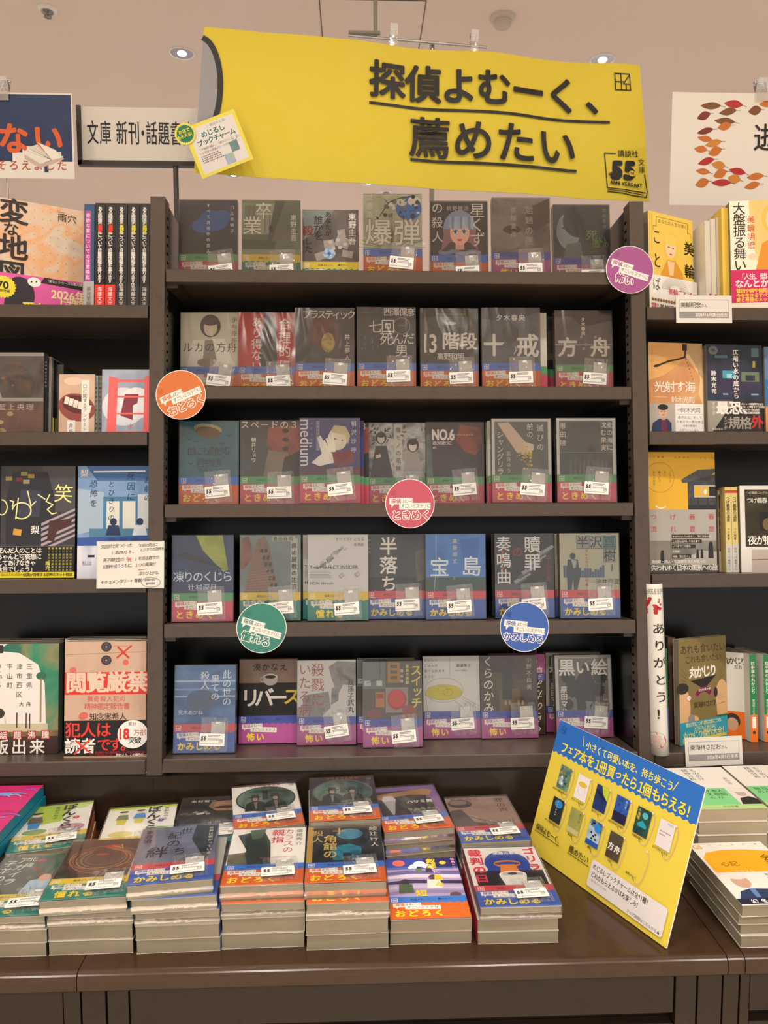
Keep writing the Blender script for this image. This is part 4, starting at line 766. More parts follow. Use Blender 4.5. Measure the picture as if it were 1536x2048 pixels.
def k_miwa(a):                                            # 120 x 185
    bg(a, 'e8c658'); a.rect(4, 4, .6, 176, 'b89436'); a.rect(8, 4, .6, 176, 'c8a240'); l = '4a3a18'
    a.line([(12, 34), (12, 26), (20, 26), (20, 8), (98, 8), (98, 26), (106, 26), (106, 34)], .8, l); a.text(24, 11, 8, 'あなたの人生を導く', '5a4620', gap=8.2); a.ell(56, 62, 19, 30, 'e6c24a'); a.ell(55, 62, 13, 18, 'eccba6'); a.poly([(30, 110), (46, 84), (66, 84), (84, 104), (86, 134), (26, 134)], 'd89a2c'); a.poly([(46, 86), (64, 86), (60, 112), (50, 112)], 'e8c79a')
    for x in (50, 61): a.ell(x, 60, 2.6, 1, '4a3a30')
    a.ell(55, 73, 4, 1.5, 'c0564a'); a.ell(55, 46, 15, 10, 'e9cc60'); a.text(88, 42, 27, '美', '1c1712', b=.02); a.text(88, 84, 27, '輪', '1c1712', b=.02); a.text(10, 30, 30, 'こ', '1c1712', sx=.7); a.text(10, 74, 30, 'と', '1c1712', sx=.7)
    a.rect(0, 116, 120, 64, 'eeeae2')
    for i in range(22): an = math.pi*(i+.5)/22; a.line([(64+14*math.cos(an), 140-10*math.sin(an)), (64+34*math.cos(an), 140-26*math.sin(an))], .6, '8a8478')
    a.text(8, 118, 28, 'ば', '1c1712', sx=.7); a.text(46, 136, 13, '美輪ことば', 'd0315c', gap=12, b=.01); a.text(108, 138, 11, 'で', '3a3430'); a.text(60, 152, 14, '幸せに', 'd0315c', gap=13)
    for i in range(9): a.ell(8+i*6.6, 162, 3, 3, '8a6838')
    a.text(4, 168, 6, '待望の', 'd0315c', b=.03); a.text(4, 174, 6, '最新刊', 'd0315c', b=.03); a.text(24, 168, 12, '美輪明宏', '2c2622', gap=11.6)
def k_gold(a):                                            # 128 x 188
    bg(a, 'efe6cf'); a.poly([(34, 0), (128, 0), (128, 128), (50, 128), (36, 60)], noise_mat(['e2b45a', 'eccb84', 'd99f40'], 8, 78)); a.ell(80, 34, 24, 30, 'e9b850'); a.ell(80, 36, 16, 22, 'efcba8'); a.poly([(44, 128), (56, 80), (80, 66), (128, 90), (128, 128)], 'd98e2e'); a.ell(80, 50, 5, 2, 'c0564a'); a.ell(40, 104, 9, 6, 'efcba8')
    for i, t_ in enumerate('大盤振る舞い'): a.text(5, 2+i*21, 23, t_, '1c1712', b=.01)
    a.text(30, 28, 14, '美輪明宏', 'c8473c', v=True, gap=16); a.rect(0, 128, 128, 60, 'c92262'); a.text(12, 134, 12, '「人生、壁にぶつかっても', W, gap=9.6, b=.02); a.text(6, 145, 16, 'なんとかなる', W, gap=15, b=.04); a.text(8, 162, 8.4, '貧困や病や偏見に負けず', 'f0d23c', gap=7.8, b=.04); a.text(8, 171, 8.4, '今を生きるすべての人に贈る', 'f0d23c', gap=7.8, b=.04); a.text(8, 179, 8, '愛と希望のメッセージ', 'f0d23c', gap=7.8, b=.04)
def k_dune(a):                                            # 105 x 168
    bg(a, noise_mat(['b0764e', 'c98f5e', 'd8a870', 'b8825a'], 9, 79)); a.poly([(0, 0), (66, 0), (70, 30), (30, 60), (0, 70)], 'dca868'); a.poly([(72, 0), (105, 0), (105, 66), (92, 40), (76, 22)], 'bda078'); a.poly([(70, 22), (78, 20), (94, 44), (100, 66), (96, 92), (105, 118), (105, 66)], 'e8c494'); a.rect(66, 2, 9, 12, '2e2620'); a.line([(72, 14), (71, 26), (58, 30), (40, 34), (14, 44)], 3.4, '3a2c22'); a.ell(16, 43, 7, 2.6, '3a2c22', rot=14)
    for i in range(7): a.ell(73+i*2, 30+i*6, 1, 1.4, '7a5638')
    a.text(10, 70, 22, '光射す海', W, gap=19.6, b=.01); a.text(42, 98, 13, '鈴木光司', W, gap=11.2, b=.01); a.text(10, 98, 3.4, 'a novel by the sea', 'f0e0cc')
    a.rect(0, 112, 105, 56, 'cfcac2'); a.rect(0, 112, 49, 56, noise_mat(['a9a39a', 'bdb7ae'], 8, 3)); a.poly([(2, 168), (6, 148), (18, 140), (34, 140), (42, 148), (42, 168)], '26375c'); a.poly([(22, 140), (32, 140), (36, 168), (22, 168)], '6a2c48'); a.ell(26, 128, 8.4, 10.4, 'd2a88c'); a.ell(26, 119, 10, 5.6, '26221f'); a.poly([(23, 137), (30, 137), (30, 142), (23, 142)], 'caa084')
    for x in (23, 29): a.ell(x, 127, 1.4, .6, '3a2c26')
    a.ell(26, 133, 2.6, .8, '8a5a50'); a.rect(50, 112, 55, 56, 'ece9e4'); a.line([(51, 116), (104, 116)], .4, '8a8a90'); a.line([(51, 131), (104, 131)], .4, '8a8a90'); a.text(60, 118, 10.6, '鈴木光司', '4a4a58', gap=9.6); a.text(53, 121, 4, '追悼', '4a4a58')
    for i, t_ in enumerate(('貞子の父、そして', '日本ホラー界の帝王', '作家の冥福を', 'お祈りいたします。')): a.text(78, 134+i*8, 6 if i < 2 else 4.6, t_, '4a4a52', anc='c')
def k_deep(a):                                            # 106 x 165
    bg(a, noise_mat(['1c2430', '2b3644', '3a3450', '24384a', '1e2230'], 9, 80, stretch=(1, 1, 2.2)))
    for x, y, w_, h_, m in ((30, 48, 24, 14, '4a9ab4'), (38, 54, 10, 8, '9ad0da'), (16, 20, 24, 5, '54707c'), (86, 6, 14, 16, '57727a'), (66, 50, 34, 18, '6a7a5c'), (74, 56, 18, 10, '2b3444'), (88, 30, 5, 12, '9a8f3a'), (30, 90, 10, 3, '8aa4b4'), (84, 90, 14, 3, '8aa4b4')): a.rect(x, y, w_, h_, m)
    a.ell(13, 11, 9, 8, '6a7274'); a.text(9.6, 6.6, 7, '45', '1c2430', b=.04); a.text(50, 9, 11, '仄暗い水の底から', W, v=True, gap=11.4, b=.03); a.text(8, 48, 10, '鈴木光司', W, v=True, gap=11, b=.04)
    a.rect(0, 104, 106, 61, '2a2725'); a.poly([(0, 104), (50, 104), (6, 165), (0, 165)], '9c978a'); a.text(16, 104, 25, '最恐、', W, gap=25, b=.05); a.text(38, 132, 24, '規格', 'a29c90', gap=22, b=.03); a.text(82, 130, 25, '外', 'c83232', b=.05); a.text(8, 106, 7, 'すべてが', W, v=True, gap=5.8); a.text(30, 132, 7, 'すべてが', 'cfcac0', v=True, gap=6)
    for i, t_ in enumerate(('大ヒット映画原作を含む', '「水」に関する７つの怪異', '日本ホラー界の帝王', 'による伝説的短篇集')): a.text(64, 107+i*5.4, 4.6, t_, W, b=.03, gap=3.9)
    a.text(8, 154, 4, '今邑の新刊', W, gap=4)
def k_blue(a): bg(a, '2f6fb4'); a.rect(0, 0, 105, 60, noise_mat(['6a86a0', '4f7aa8'], 10, 4)); a.rect(0, 110, 105, 60, 'e08a34'); a.text(6, 10, 10, '森と海の', W, v=True, gap=12); a.text(4, 64, 12, 'ループ', W, v=True, gap=14, b=.03)
def k_hut(a):                                             # 126 x 218
    bg(a, 'd8a92e'); a.ring(22, 46, 27, 27, .5, '6a5420'); 
    for x, t_ in ((39, 'こういう'), (29, '所で'), (19, '暮らして'), (9, 'みたいのす')): a.text(x, 34, 5, t_, '4a3a14', v=True, gap=5.4)
    a.text(2, 7, 4, 'つげ義春', '4a3a14', gap=8); a.text(50, 8, 4, '土門邦元', '4a3a14', gap=8); a.text(98, 9, 4, '三宅一也', '4a3a14', gap=8); d = '3c3c3c'
    a.poly([(62, 50), (94, 32), (126, 30), (126, 36), (104, 54), (64, 56)], noise_mat(['5a5e60', '3f4244'], 50, 3)); a.poly([(74, 54), (126, 40), (126, 104), (74, 104)], noise_mat(['54575a', '3a3d40', '46494c'], 60, 4)); a.rect(86, 60, 40, 22, 'b9b4a8'); a.rect(87, 62, 12, 18, 'd8a92e'); a.rect(101, 62, 12, 18, 'd8a92e'); a.rect(114, 62, 12, 18, '26282a'); a.ell(107, 72, 3, 5, 'e9e4d8'); a.rect(74, 96, 52, 10, '26282a')
    for x in (78, 92, 110): a.rect(x, 82, 2.4, 24, '2c2e30')
    a.line([(14, 98), (22, 102), (32, 99)], 1.8, 'f2ece0'); a.rect(0, 104, 126, 114, noise_mat(['9a9892', 'a9a7a0'], 6, 5)); a.rect(0, 160, 126, 46, noise_mat(['55544f', '77756e', '8a8880'], 9, 6)); a.poly([(36, 206), (96, 178), (126, 180), (126, 206)], 'a4a29a'); a.rect(0, 204, 126, 14, '4a4945')
    for x, y, h_ in ((115, 166, 26), (90, 178, 14), (98, 178, 14), (24, 180, 20)): a.ell(x, y, h_*.14, h_*.16, '1f1f1d'); a.poly([(x-h_*.16, y+2), (x+h_*.16, y+2), (x+h_*.2, y+h_), (x-h_*.2, y+h_)], '26262a')
    for j, row in enumerate(('つげ義春', '流れ雲旅')):
        for i, t_ in enumerate(row): a.text(3+i*36, 111+j*22, 12, t_, 'b2384a')
    for i, wd_ in enumerate((70, 56, 44, 18, 36)): a.rect(42, 149+i*9, wd_, 6.4, '2a2a28' if i != 3 else '77756e'); a.text(43, 150+i*9, 4.6, ('なぜわれわれは旅をし、宿に泊るのか', 'この旅も旧々して消え果て', 'いつまでこの国を', '三宅唱', '映画「旅と日々」監督')[i], W, gap=4.3)
    a.text(3, 194, 6.8, '漫画家・詩人・写真家の３人が巡った', W, gap=6, b=.02); a.text(2, 203, 11.4, '失われゆく日本の風景への旅', W, gap=9.5, b=.02)
def k_comic(a):                                           # 110 x 165
    bg(a, 'd8d6d0'); a.rect(9, 7, 101, 104, noise_mat(['1e1c16', '332e20', '26221a'], 12, 81)); a.rect(10, 32, 90, 60, noise_mat(['3a3420', '2a2618', '4a4228'], 16, 2)); a.rect(36, 48, 40, 34, '1a1814'); a.ell(50, 70, 9, 11, '6a5c38'); a.text(12, 10, 5.6, 'つげ義春コレクション', 'cfc8a8', gap=5); a.text(12, 21, 11, 'つげ義春', W, gap=9.4); a.text(12, 90, 18, '夜が掴む', W, gap=15, b=.02); a.rect(20, 116, 80, 42, 'b4a8a0'); a.line([(20, 134), (100, 132)], 1, '4a4440'); a.ell(56, 126, 6, 4, '2a2624'); a.poly([(50, 128), (62, 128), (60, 146), (53, 146)], 'd8cfc6')
def k_olive(a):                                           # 128 x 188
    bg(a, noise_mat(['77683a', '807040'], 6, 82)); ink = '221a10'; a.text(4, 10, 18, 'あれも食いたい', ink, gap=17.4); a.text(16, 30, 15, 'これも食いたい', ink, gap=14); a.poly([(30, 76), (100, 70), (66, 94)], '1c1814'); a.text(26, 50, 22, '丸かじり', W, b=.05, gap=18)
    for s_ in (-1, 1):
        for i in range(4): a.line([(64+s_*44, 66+i*6), (64+s_*58, 52+i*10)], .6, '3a3018')
    a.ring(64, 108, 20, 14, 9, 'b0487c', 20, 160); a.text(50, 91, 6, 'ヒットパレード', W, gap=4.6, b=.04); a.text(36, 114, 12.5, '東海林さだお', ink, gap=10.6)
    a.poly([(0, 96), (20, 92), (26, 104), (28, 124), (26, 150), (0, 160)], 'd8ae7c'); a.ell(8, 88, 16, 10, '2a2422'); a.ell(24, 106, 6, 5, 'e6d8cc'); a.ring(24, 106, 6, 5, .7, '9a3440'); a.ell(36, 148, 14, 10, 'd8ae7c'); a.ell(30, 144, 9, 9, '8f8a84'); a.ell(114, 110, 18, 30, 'd0a878'); a.poly([(98, 120), (128, 120), (128, 146), (100, 146)], 'd0a878'); a.ell(97, 102, 5, 9, '2a2422')
    for x in (108, 120): a.ring(x, 110, 5, 4, .7, '8f9aa8')
    a.line([(104, 124), (122, 122)], 1, '8a5a40'); a.rect(98, 144, 30, 6, '2c6a50'); a.rect(0, 148, 128, 40, '2a9cb4'); y_ = 'e6d878'; a.text(14, 149, 8.6, '食は世につれ世は食につれ', y_, gap=8, b=.02); a.text(36, 158, 8, 'どうにもとまらない', y_, gap=6.6, b=.02); a.text(6, 165, 15, '丸かじり傑作大全！', y_, gap=13.2, b=.02); a.poly([(6, 180), (124, 178), (124, 183), (6, 185)], 'd8c84a')
def k_white(a):                                           # 105 x 148
    bg(a, 'ddd9d1'); a.text(46, 6, 11, 'もののけ', '24221f', v=True, gap=11); a.text(32, 6, 11, '精神分析', '24221f', v=True, gap=11); a.text(86, 40, 8, '富田秀', '6a665f', v=True, gap=9); a.rect(0, 78, 105, 56, '7cc886'); a.rect(0, 134, 105, 14, 'a9cf86'); a.rect(72, 78, 33, 56, 'd8d4cc'); a.poly([(74, 134), (80, 114), (96, 108), (105, 116), (105, 134)], '2a2724'); a.ell(89, 98, 8, 10, 'b9a394'); a.ell(89, 89, 9, 5, 'd9d6d0')
    for x, t_ in ((56, '人間'), (46, '本能が'), (34, '教えた'), (20, '日々'), (8, '物の')): a.text(x, 82, 11, t_, '1f3a24', v=True, gap=12)
    a.text(40, 138, 6, '中公文庫', '5a6a44')
def k_gold2(a):                                           # 108 x 152
    bg(a, 'ddd9d1'); a.poly([(4, 74), (4, 40), (14, 26), (40, 20), (70, 20), (108, 26), (108, 78), (4, 78)], 'eba420'); a.text(2, 3, 14, 'GS', 'd8a83c', b=.05, sx=.8); a.text(26, 4, 5, '幻冬舎新書', 'b8a888', gap=17); a.text(84, 34, 18, '会津', '4a3410', v=True, gap=17); a.text(20, 50, 13, '心記', '5a4010'); a.text(30, 72, 7, '２０２６', 'ddd9d1'); a.rect(0, 78, 108, 62, 'ddd9d1'); a.poly([(4, 140), (14, 122), (30, 116), (56, 118), (62, 140)], '2f3a5c'); a.ell(26, 100, 12, 15, 'c49a84'); a.ell(26, 88, 13, 7, 'd9d4cc'); a.poly([(28, 116), (36, 116), (34, 136), (28, 136)], '5f7fae'); a.text(66, 82, 7, '老いと', '3a3a3a', v=True, gap=8); a.ell(70, 112, 9, 9, '6a62b0'); a.rect(0, 138, 108, 12, '23253a'); a.text(16, 139.4, 9, '幻冬舎新書', W, gap=13, b=.03)
# ------------------------------------------------------------------ books of the middle bookcase
ORD = ['first', 'second', 'third', 'fourth', 'fifth', 'sixth', 'seventh', 'eighth']
RNM = ['top', 'second', 'third', 'fourth', 'lowest']
DN = 'third fourth'
def upright(x, d, h, rz=0, tilt=0, flip=False):
    M = LM @ Matrix.Translation((x, d, h)) @ Matrix.Rotation(math.radians(rz), 4, 'Z') @ Matrix.Rotation(math.radians(-tilt), 4, 'X')
    if flip: M = M @ Matrix.Translation((0, 0, .149)) @ Matrix.Rotation(math.pi, 4, 'Y')
    return M
def shelf_x(pa, pb, y, d): return on_lean((pa+pb)/2, y, d)[0]
SHELF = [
 # row, left px, right px, depth, cover, band, wrapped, charm, spine, looks
 (0, 355, 478, .066, k_night, 'B', 1, (8, 4, -4), '20262e', 'navy paperback with a blue blot'),
 (0, 482, 603, .066, k_grad, 'C', 1, (4, 0, -3), '6d7564', 'grey green paperback showing an old corridor'),
 (0, 604, 718, .100, k_quilt, 'C', 0, None, '4a4340', 'low brown paperback with a pale blue flower'),
 (0, 723, 847, .034, k_blast, 'A', 1, (-6, -2, 0), 'b0b79c', 'pale green paperback with ink splashes'),
 (0, 860, 976, .060, k_girl, 'A', 1, (4, -4, -6), '2b2a31', 'black paperback with a blue haired girl'),
 (0, 982, 1102, .045, k_feather, 'E', 1, (3, -3, -5), '6d655f', 'brown grey paperback with feather shapes'),
 (0, 1105, 1222, .068, k_profile, 'E', 1, (2, 0, -8), '1f2a2d', 'dark teal paperback with a shadowed face'),
 (1, 361, 477, .080, k_ark, 'A', 1, (-8, 0, 0), 'c3c4b2', 'pale paperback with a white coated man'),
 (1, 478, 590, .076, k_red, 'A', 1, (4, 2, -1), 'b81f2a', 'red paperback with a black robed shape'),
 (1, 590, 710, .050, k_plastic, 'A', 1, (-4, 0, -3), '2b2b2d', 'charcoal paperback with red folds'),
 (1, 712, 834, .045, k_seven, 'A', 1, (2, 2, 2), '26292d', 'dark paperback with night city lights and ring'),
 (1, 839, 958, .050, k_steps, 'A', 1, (3, 2, 0), '2a2d30', 'dark grey paperback with huge numeral title'),
 (1, 962, 1082, .044, k_ten, 'A', 1, (2, -2, 0), '454d54', 'grey blue paperback with two broken white characters'),
 (1, 1109, 1227, .055, k_boat, 'B', 1, (-4, 0, 0), '4c4a48', 'brown grey paperback with two floating white characters'),
 (2, 357, 479, .050, k_strange, 'A', 1, (6, -4, 0), '2a6072', 'teal paperback with a straw hat'),
 (2, 480, 600, .046, k_spade, 'B', 1, (2, -2, -2), '30353a', 'dark paperback with a red spade shape'),
 (2, 598, 722, .022, k_medium, 'B', 1, (6, -2, 2), '34366c', 'violet paperback with a pale figure'),
 (2, 737, 850, .074, k_bride, 'B', 1, (0, 0, 0), '3d4246', 'black and white leafy paperback with two figures'),
 (2, 851, 970, .066, k_six, 'B', 1, (5, -3, 4), '23232f', 'dark paperback with red clouds'),
 (2, 981, 1106, .024, k_shangri, 'B', 1, (-5, 0, 0), 'c9cbc8', 'grey framed paperback with yellow flowers'),
 (2, 1112, 1234, .020, k_wheat, 'B', 1, (-4, -2, 2), 'c6c9c8', 'grey framed paperback of a misty field'),
 (3, 341, 470, .026, k_whale, 'B', 1, (3, -6, 0), '16264a', 'navy and lime paperback'),
 (3, 478, 603, .030, k_tower, 'C', 1, (5, 0, 0), '6f7f80', 'grey paperback with a leaning brick tower'),
 (3, 613, 739, .024, k_insider, 'C', 1, (4, -4, -2), 'cfcfce', 'plain pale grey paperback with scattered blocks'),
 (3, 740, 846, .045, k_half, 'D', 1, (2, 0, 2), '26292c', 'charcoal paperback with huge white brush title'),
 (3, 849, 974, .028, k_treasure, 'D', 1, (4, -14, 0), '2f69ae', 'bright blue paperback with two white characters'),
 (3, 990, 1108, .036, k_sonata, 'D', 1, (4, -4, 2), '141517', 'black paperback with slanted piano keys'),
 (3, 1116, 1243, .024, k_banker, 'D', 1, (3, -2, 2), 'aaa994', 'beige paperback with a suited man and skyline'),
 (4, 343, 474, .030, k_world, 'D', 1, (-2, -4, 0), '2f5386', 'blue cloudy paperback'),
 (4, 480, 592, .088, k_cup, 'E', 0, None, '121113', 'unwrapped black paperback with a coffee cup'),
 (4, 592, 714, .072, k_sculpt, 'E', 1, (8, -2, 2), 'c4c4c0', 'white paperback with a grey sculpted head'),
 (4, 722, 849, .050, k_switch, 'E', 1, (5, 0, -4), '4d4a42', 'machine covered paperback with a round red button'),
 (4, 849, 959, .104, k_rice, 'E', 1, (4, 0, 4), 'c8c8c4', 'white paperback with a yellow oval pan'),
 (4, 960, 1079, .100, k_shrine, 'E', 1, (2, 4, 4), '2b2118', 'dark wooden toned paperback with brush lettering'),
 (4, 1108, 1231, .098, k_black, 'E', 1, (-4, 2, 4), 'b9b8b4', 'grey framed paperback with a black flower vase'),
]
YM = [470, 700, 925, 1150, 1405]; cnt = [0]*5; n = 0
for row, pa, pb, d, art, band, wrap, chm, spine, looks in SHELF:
    x = shelf_x(pa, pb, YM[row], d); h = ROWS[row]+.0008
    book(f'{looks}, {ORD[cnt[row]]} from left on the {RNM[row]} middle shelf', upright(x, d, h+.0012, rz=rnd.uniform(-1, 1), tilt=(rnd.uniform(0, 1.5)+(3 if row == 4 else 0))), 15+n % 4, art, spine, band, bool(wrap), chm,
         group=f'face out paperbacks on the {RNM[row]} middle shelf', var=(2, 5, 4, 5, 0, 3, 4)[n] if row == 0 else n, h=149, amp=(.6, .5, 1.1, 1.2, 1.2)[row])
    cnt[row] += 1; n += 1
# copies that show behind the front books
for row, pa, pb, d, art, spine, band, flip, looks in [
    (1, 977, 1097, .072, 'cfccc2', 'd8d5cc', 'B', False, 'white paperback sliver behind the two broken characters book'),
    (1, 1000, 1112, .094, k_half, '26292c', 'B', False, 'dark paperback sliver left of the two floating characters book'),
    (2, 608, 730, .046, k_medium, '34366c', 'B', False, 'second violet paperback peeking from behind the pale figure book'),
    (2, 622, 738, .068, k_spade, '6a2f2f', 'B', False, 'red edged paperback sliver farther behind the violet book'),
    (2, 972, 1094, .050, k_shangri, 'c9cbc8', 'B', False, 'second grey framed flower paperback peeking out on the left'),
    (3, 602, 728, .050, k_insider, 'cfcfce', 'C', False, 'second plain pale grey paperback peeking out on the left'),
    (3, 735, 838, .072, k_half, '26292c', 'D', False, 'second charcoal paperback peeking out on the left'),
    (3, 985, 1104, .060, k_treasure, '2f69ae', 'D', False, 'bright blue paperback sliver left of the piano keys book'),
    (3, 1108, 1228, .048, k_banker, 'aaa994', 'D', False, 'second beige paperback peeking out behind the suited man'),
    (4, 714, 830, .080, k_switch, '4d4a42', 'E', False, 'second red button paperback peeking out on the left'),
    (4, 976, 1094, .124, k_shrine, '2b2118', 'E', True, 'upside down paperback behind the dark wooden toned book'),
    (4, 1088, 1206, .140, k_black, 'b9b8b4', 'E', False, 'second black flower vase paperback peeking out on the left')]:
    x = shelf_x(pa, pb, YM[row], d)
    book(looks, upright(x, d, ROWS[row]+.002, flip=flip), 16, art, spine, band, False, None, group='copies behind the front paperbacks', h=149)

# ------------------------------------------------------------------ books of the left bookcase
def corner(px, py, d, h, rz, w, right=False):             # upright book whose front left (or right) corner stands at a pixel column
    x = on_lean(px, py, d)[0]; R = Matrix.Rotation(math.radians(rz), 4, 'Z')
    return LM @ Matrix.Translation((x, d, h+.0008)) @ R @ Matrix.Translation(((-w if right else w)/2000, 0, 0))
def spine_out(px, py, d, h, w, t):                        # shelved normally, the spine towards the aisle; px is the left edge
    x = on_lean(px, py, d)[0]
    return LM @ Matrix.Translation((x, d+w/2000, h+.0008)) @ Matrix.Rotation(math.radians(-90), 4, 'Z')
def scaled(fn, w0, h0):
    def g_(a):
        k = Art(w0, h0); fn(k); fx, fy = a.w/w0, a.h/h0; b = len(a.V); ix = [a.mi(m) for m in k.mats]
        a.V += [((x+w0/2000)*fx-a.w/2000, y, z*fy) for x, y, z in k.V]; a.P += [tuple(b+i for i in p) for p in k.P]; a.M += [ix[i] for i in k.M]
    return g_
k_map2 = scaled(k_map, 128, 188)
book('wide peach and pink book with bold black title at the far left', corner(166, 500, .095, LH[0], 24, 142, True), 22, k_map2, 'c9b8a4', w=142, h=203, name='book', page=PAGE, side=-1)
SP = [(168, 18.0, '2d4f74', '4f7fae', '奇妙な家についての注意喚起', 'e9c8da', 'blue spined book with pink title strip beside the peach cover'),
      (190, 17.5, '1c1b1d', 'd8322e', 'ある映画の異変について目撃情報を募ります', W, 'black spined book with a red foot, left one of two'),
      (211, 17.5, '1c1b1d', 'd8322e', 'ある映画の異変について目撃情報を募ります', W, 'black spined book with a red foot, right one of two'),
      (231.5, 20, '232325', '2d2d2f', 'ある映画の異変について目撃情報を募ります②', W, 'all black spined book, left one of the three'),
      (255.5, 20, '232325', '2d2d2f', 'ある映画の異変について目撃情報を募ります②', W, 'all black spined book, middle one of the three'),
      (279.5, 17.0, '232325', '2d2d2f', 'ある映画の異変について目撃情報を募ります', W, 'all black spined book touching the bookcase post')]
for i, (px, t, c, foot, tt, tc, lab) in enumerate(SP):
    M = spine_out(px, 500, .03, LH[0], 128, t)
    b_ = book(lab, M, t, None, c, w=128, h=190 if i else 188, back=c, name='book', group='spines on the upper left shelf')
    q = Art(t, 190, lambda x, y, z, t=t: (.0642+z, x, y))
    if i == 0: q.rect(2, 14, 10, 126, 'b0418c'); q.rect(0, 140, t, 50, 'a9a7a4')
    else: q.rect(0, 146, t, 44, foot)
    q.text(t/2-4.2 if i else 3, 6 if i else 18, 8.4, tt, tc, v=True, b=.03, gap=6.8 if i else 9.2, sx=.92)
    if i: q.rect(t/2-4.6, 38, 9.2, 13.4, c); q.text(t/2-4.2, 38.6, 8.4, '異変', 'e04038' if i < 3 else 'd8d23c', v=True, b=.05, gap=6.8)
    q.text(t/2-4.2, 150, 8.4, '海藤文字' if i else '夢見里龍', 'f0e6e0' if i else '2c2a2a', v=True, gap=8.4)
    link('spine_print', q.build('spine_print'), b_)
book('glossy book with yellow strip title and flowers, partly out of frame', corner(87, 780, .045, LH[1], 0, 128, True), 18, scaled(k_flower, 128, 168), '4a4d50', w=128, h=146, film=True, name='book', var=2, side=-1)
for i, (px, t, c, hh) in enumerate([(88.5, 5, '1c1b1d', 140), (93.5, 8, '8f8c88', 142), (102.5, 5, '1d1c1e', 138), (108, 5, '222022', 136)]):
    b_ = book(f'thin {"pale grey" if i == 1 else "black"} spine, {ORD[i]} right of the flower cover book', spine_out(px, 780, .05+i*.008, LH[1], 120, t), t, None, c, w=120, h=hh, back=c, name='book', group='thin spines beside the flower cover')
    q = Art(t, hh, lambda x, y, z, t=t: (.0602+z, x, y))
    if i >= 2: q.rect(0, hh-34, t, 34, 'c4bc2c')
    q.text(t/2-1.8, 8, 3.6, '異形怪談実話集成', 'a9a7a2', v=True, gap=6); link('spine_print', q.build('spine_print'), b_)
book('grey paged book edge right of the thin black spines', spine_out(114.5, 780, .075, LH[1], 110, 11), 11, None, '565a56', w=110, h=132, back='4c504c', name='book')
k_teeth_s = scaled(k_teeth, 76, 124)
book('small paperback with a smiling mouth cover', corner(118, 800, .045, LH[1], 0, 62), 9, k_teeth_s, '9aa09a', w=62, h=108, name='paperback', side=1)
for i, px in enumerate((188, 196.5)):
    b_ = book(f'thin grey spine {"next to the mouth cover" if i == 0 else "next to the red gate cover"}', spine_out(px, 800, .05, LH[1], 62, 7), 7, None, '8a928c' if i == 0 else '6a6e6a', w=62, h=107, back='8a928c', name='paperback', group='thin spines beside the mouth cover')
    q = Art(7, 107, lambda x, y, z: (.0312+z, x, y)); q.text(1, 4, 5, '口に関するアンケート背筋', '33383a', v=True, gap=8, b=.03); link('spine_print', q.build('spine_print'), b_)
book('pale blue book with a big red gate shaped character', corner(204, 800, .042, LH[1], 0, 83), 12, k_eye, 'a9b2c4', w=83, h=116, name='book')
book('black book with yellow scrawled title and sticky notes', corner(150, 1050, .04, LH[2], 0, 128, True), 20, k_laugh, '26262a', w=128, h=196, name='book', side=1, stitle=('かわいそ笑', 'b8b860', 8, 40))
book('blue classroom cover book behind the handwritten card', corner(155, 1050, .040, LH[2], 0, 124), 18, k_class, '5f88b8', w=124, h=196, name='book')
for i in range(3): book(f'white and green cover book, {["front", "middle", "rear"][i]} copy at the far left', corner(117, 1400, .05+i*.026, LH[3], 0, 128, True), 24, k_mie if i == 0 else None, '2a3f38', w=128, h=190, name='book', page=PAGE, group='copies of the white and green cover book')
for i in range(3): book(f'tan folder cover book with red title bar, {["front", "middle", "rear"][i]} copy', corner(129, 1400, .022+i*.025, LH[3], 0, 138), 24, k_file if i == 0 else None, 'b8987f', w=138, h=196, name='book', page=PAGE, group='copies of the tan folder cover book')

# ------------------------------------------------------------------ books of the right bookcase
book('yellow portrait cover book with white band at the right post', corner(1297, 500, .03, RH[0], 24, 112), 18, k_miwa, 'd8b64c', w=112, h=186, name='book')
for i, px in enumerate((1410, 1421, 1432)):
    b_ = book(f'white book edge, {ORD[i]} right of the yellow portrait cover', spine_out(px, 500, .05+.004*i, RH[0], 110, 10), 10, None, 'cfc8b8', w=110, h=176+i*5, back='e4e0d4', name='book', group='page edges beside the yellow portrait cover')
    q = Art(10, 40, lambda x, y, z: (.0552+z, x, y)); q.rect(6, 0, 4, 40, 'b8225c'); link('edge_print', q.build('edge_print'), b_)
book('plain yellow spine left of the robed portrait cover', spine_out(1444, 500, .045, RH[0], 110, 15), 15, None, 'e6c44e', w=110, h=198, back='e6c44e', name='book')
book('cream and magenta book with an orange robed portrait', corner(1461, 500, .035, RH[0], -6, 128), 20, k_gold, 'efe6cf', w=128, h=206, name='book')
book('sandy desert cover book with author photograph band', corner(1298, 770, .045, RH[1], 6, 104), 14, k_dune, 'b0764e', w=104, h=169, name='paperback')
book('pale page edge of a copy behind the desert cover', spine_out(1404, 770, .06, RH[1], 100, 7), 7, None, 'a39a88', w=100, h=160, back='cfc8b8', name='paperback')
book('dark blue blurred window cover book with black band', corner(1414, 770, .048, RH[1], 3, 106), 16, k_deep, '1c2430', w=106, h=166, name='paperback')
book('blue and orange book cut by the right frame edge', corner(1530, 770, .05, RH[1], 0, 105), 14, k_blue, '2f6fb4', w=105, h=162, name='paperback')
book('large mustard cover book with a drawn wooden hut', corner(1297, 1020, .04, RH[2], 3, 126), 16, k_hut, 'd8a92e', w=126, h=218, name='book')
b_ = book('dark pictured edge of a white book beside the hut cover', spine_out(1437, 1060, .07, RH[2], 105, 13), 13, None, 'b4b2aa', w=105, h=150, back='d8d6d0', name='paperback')
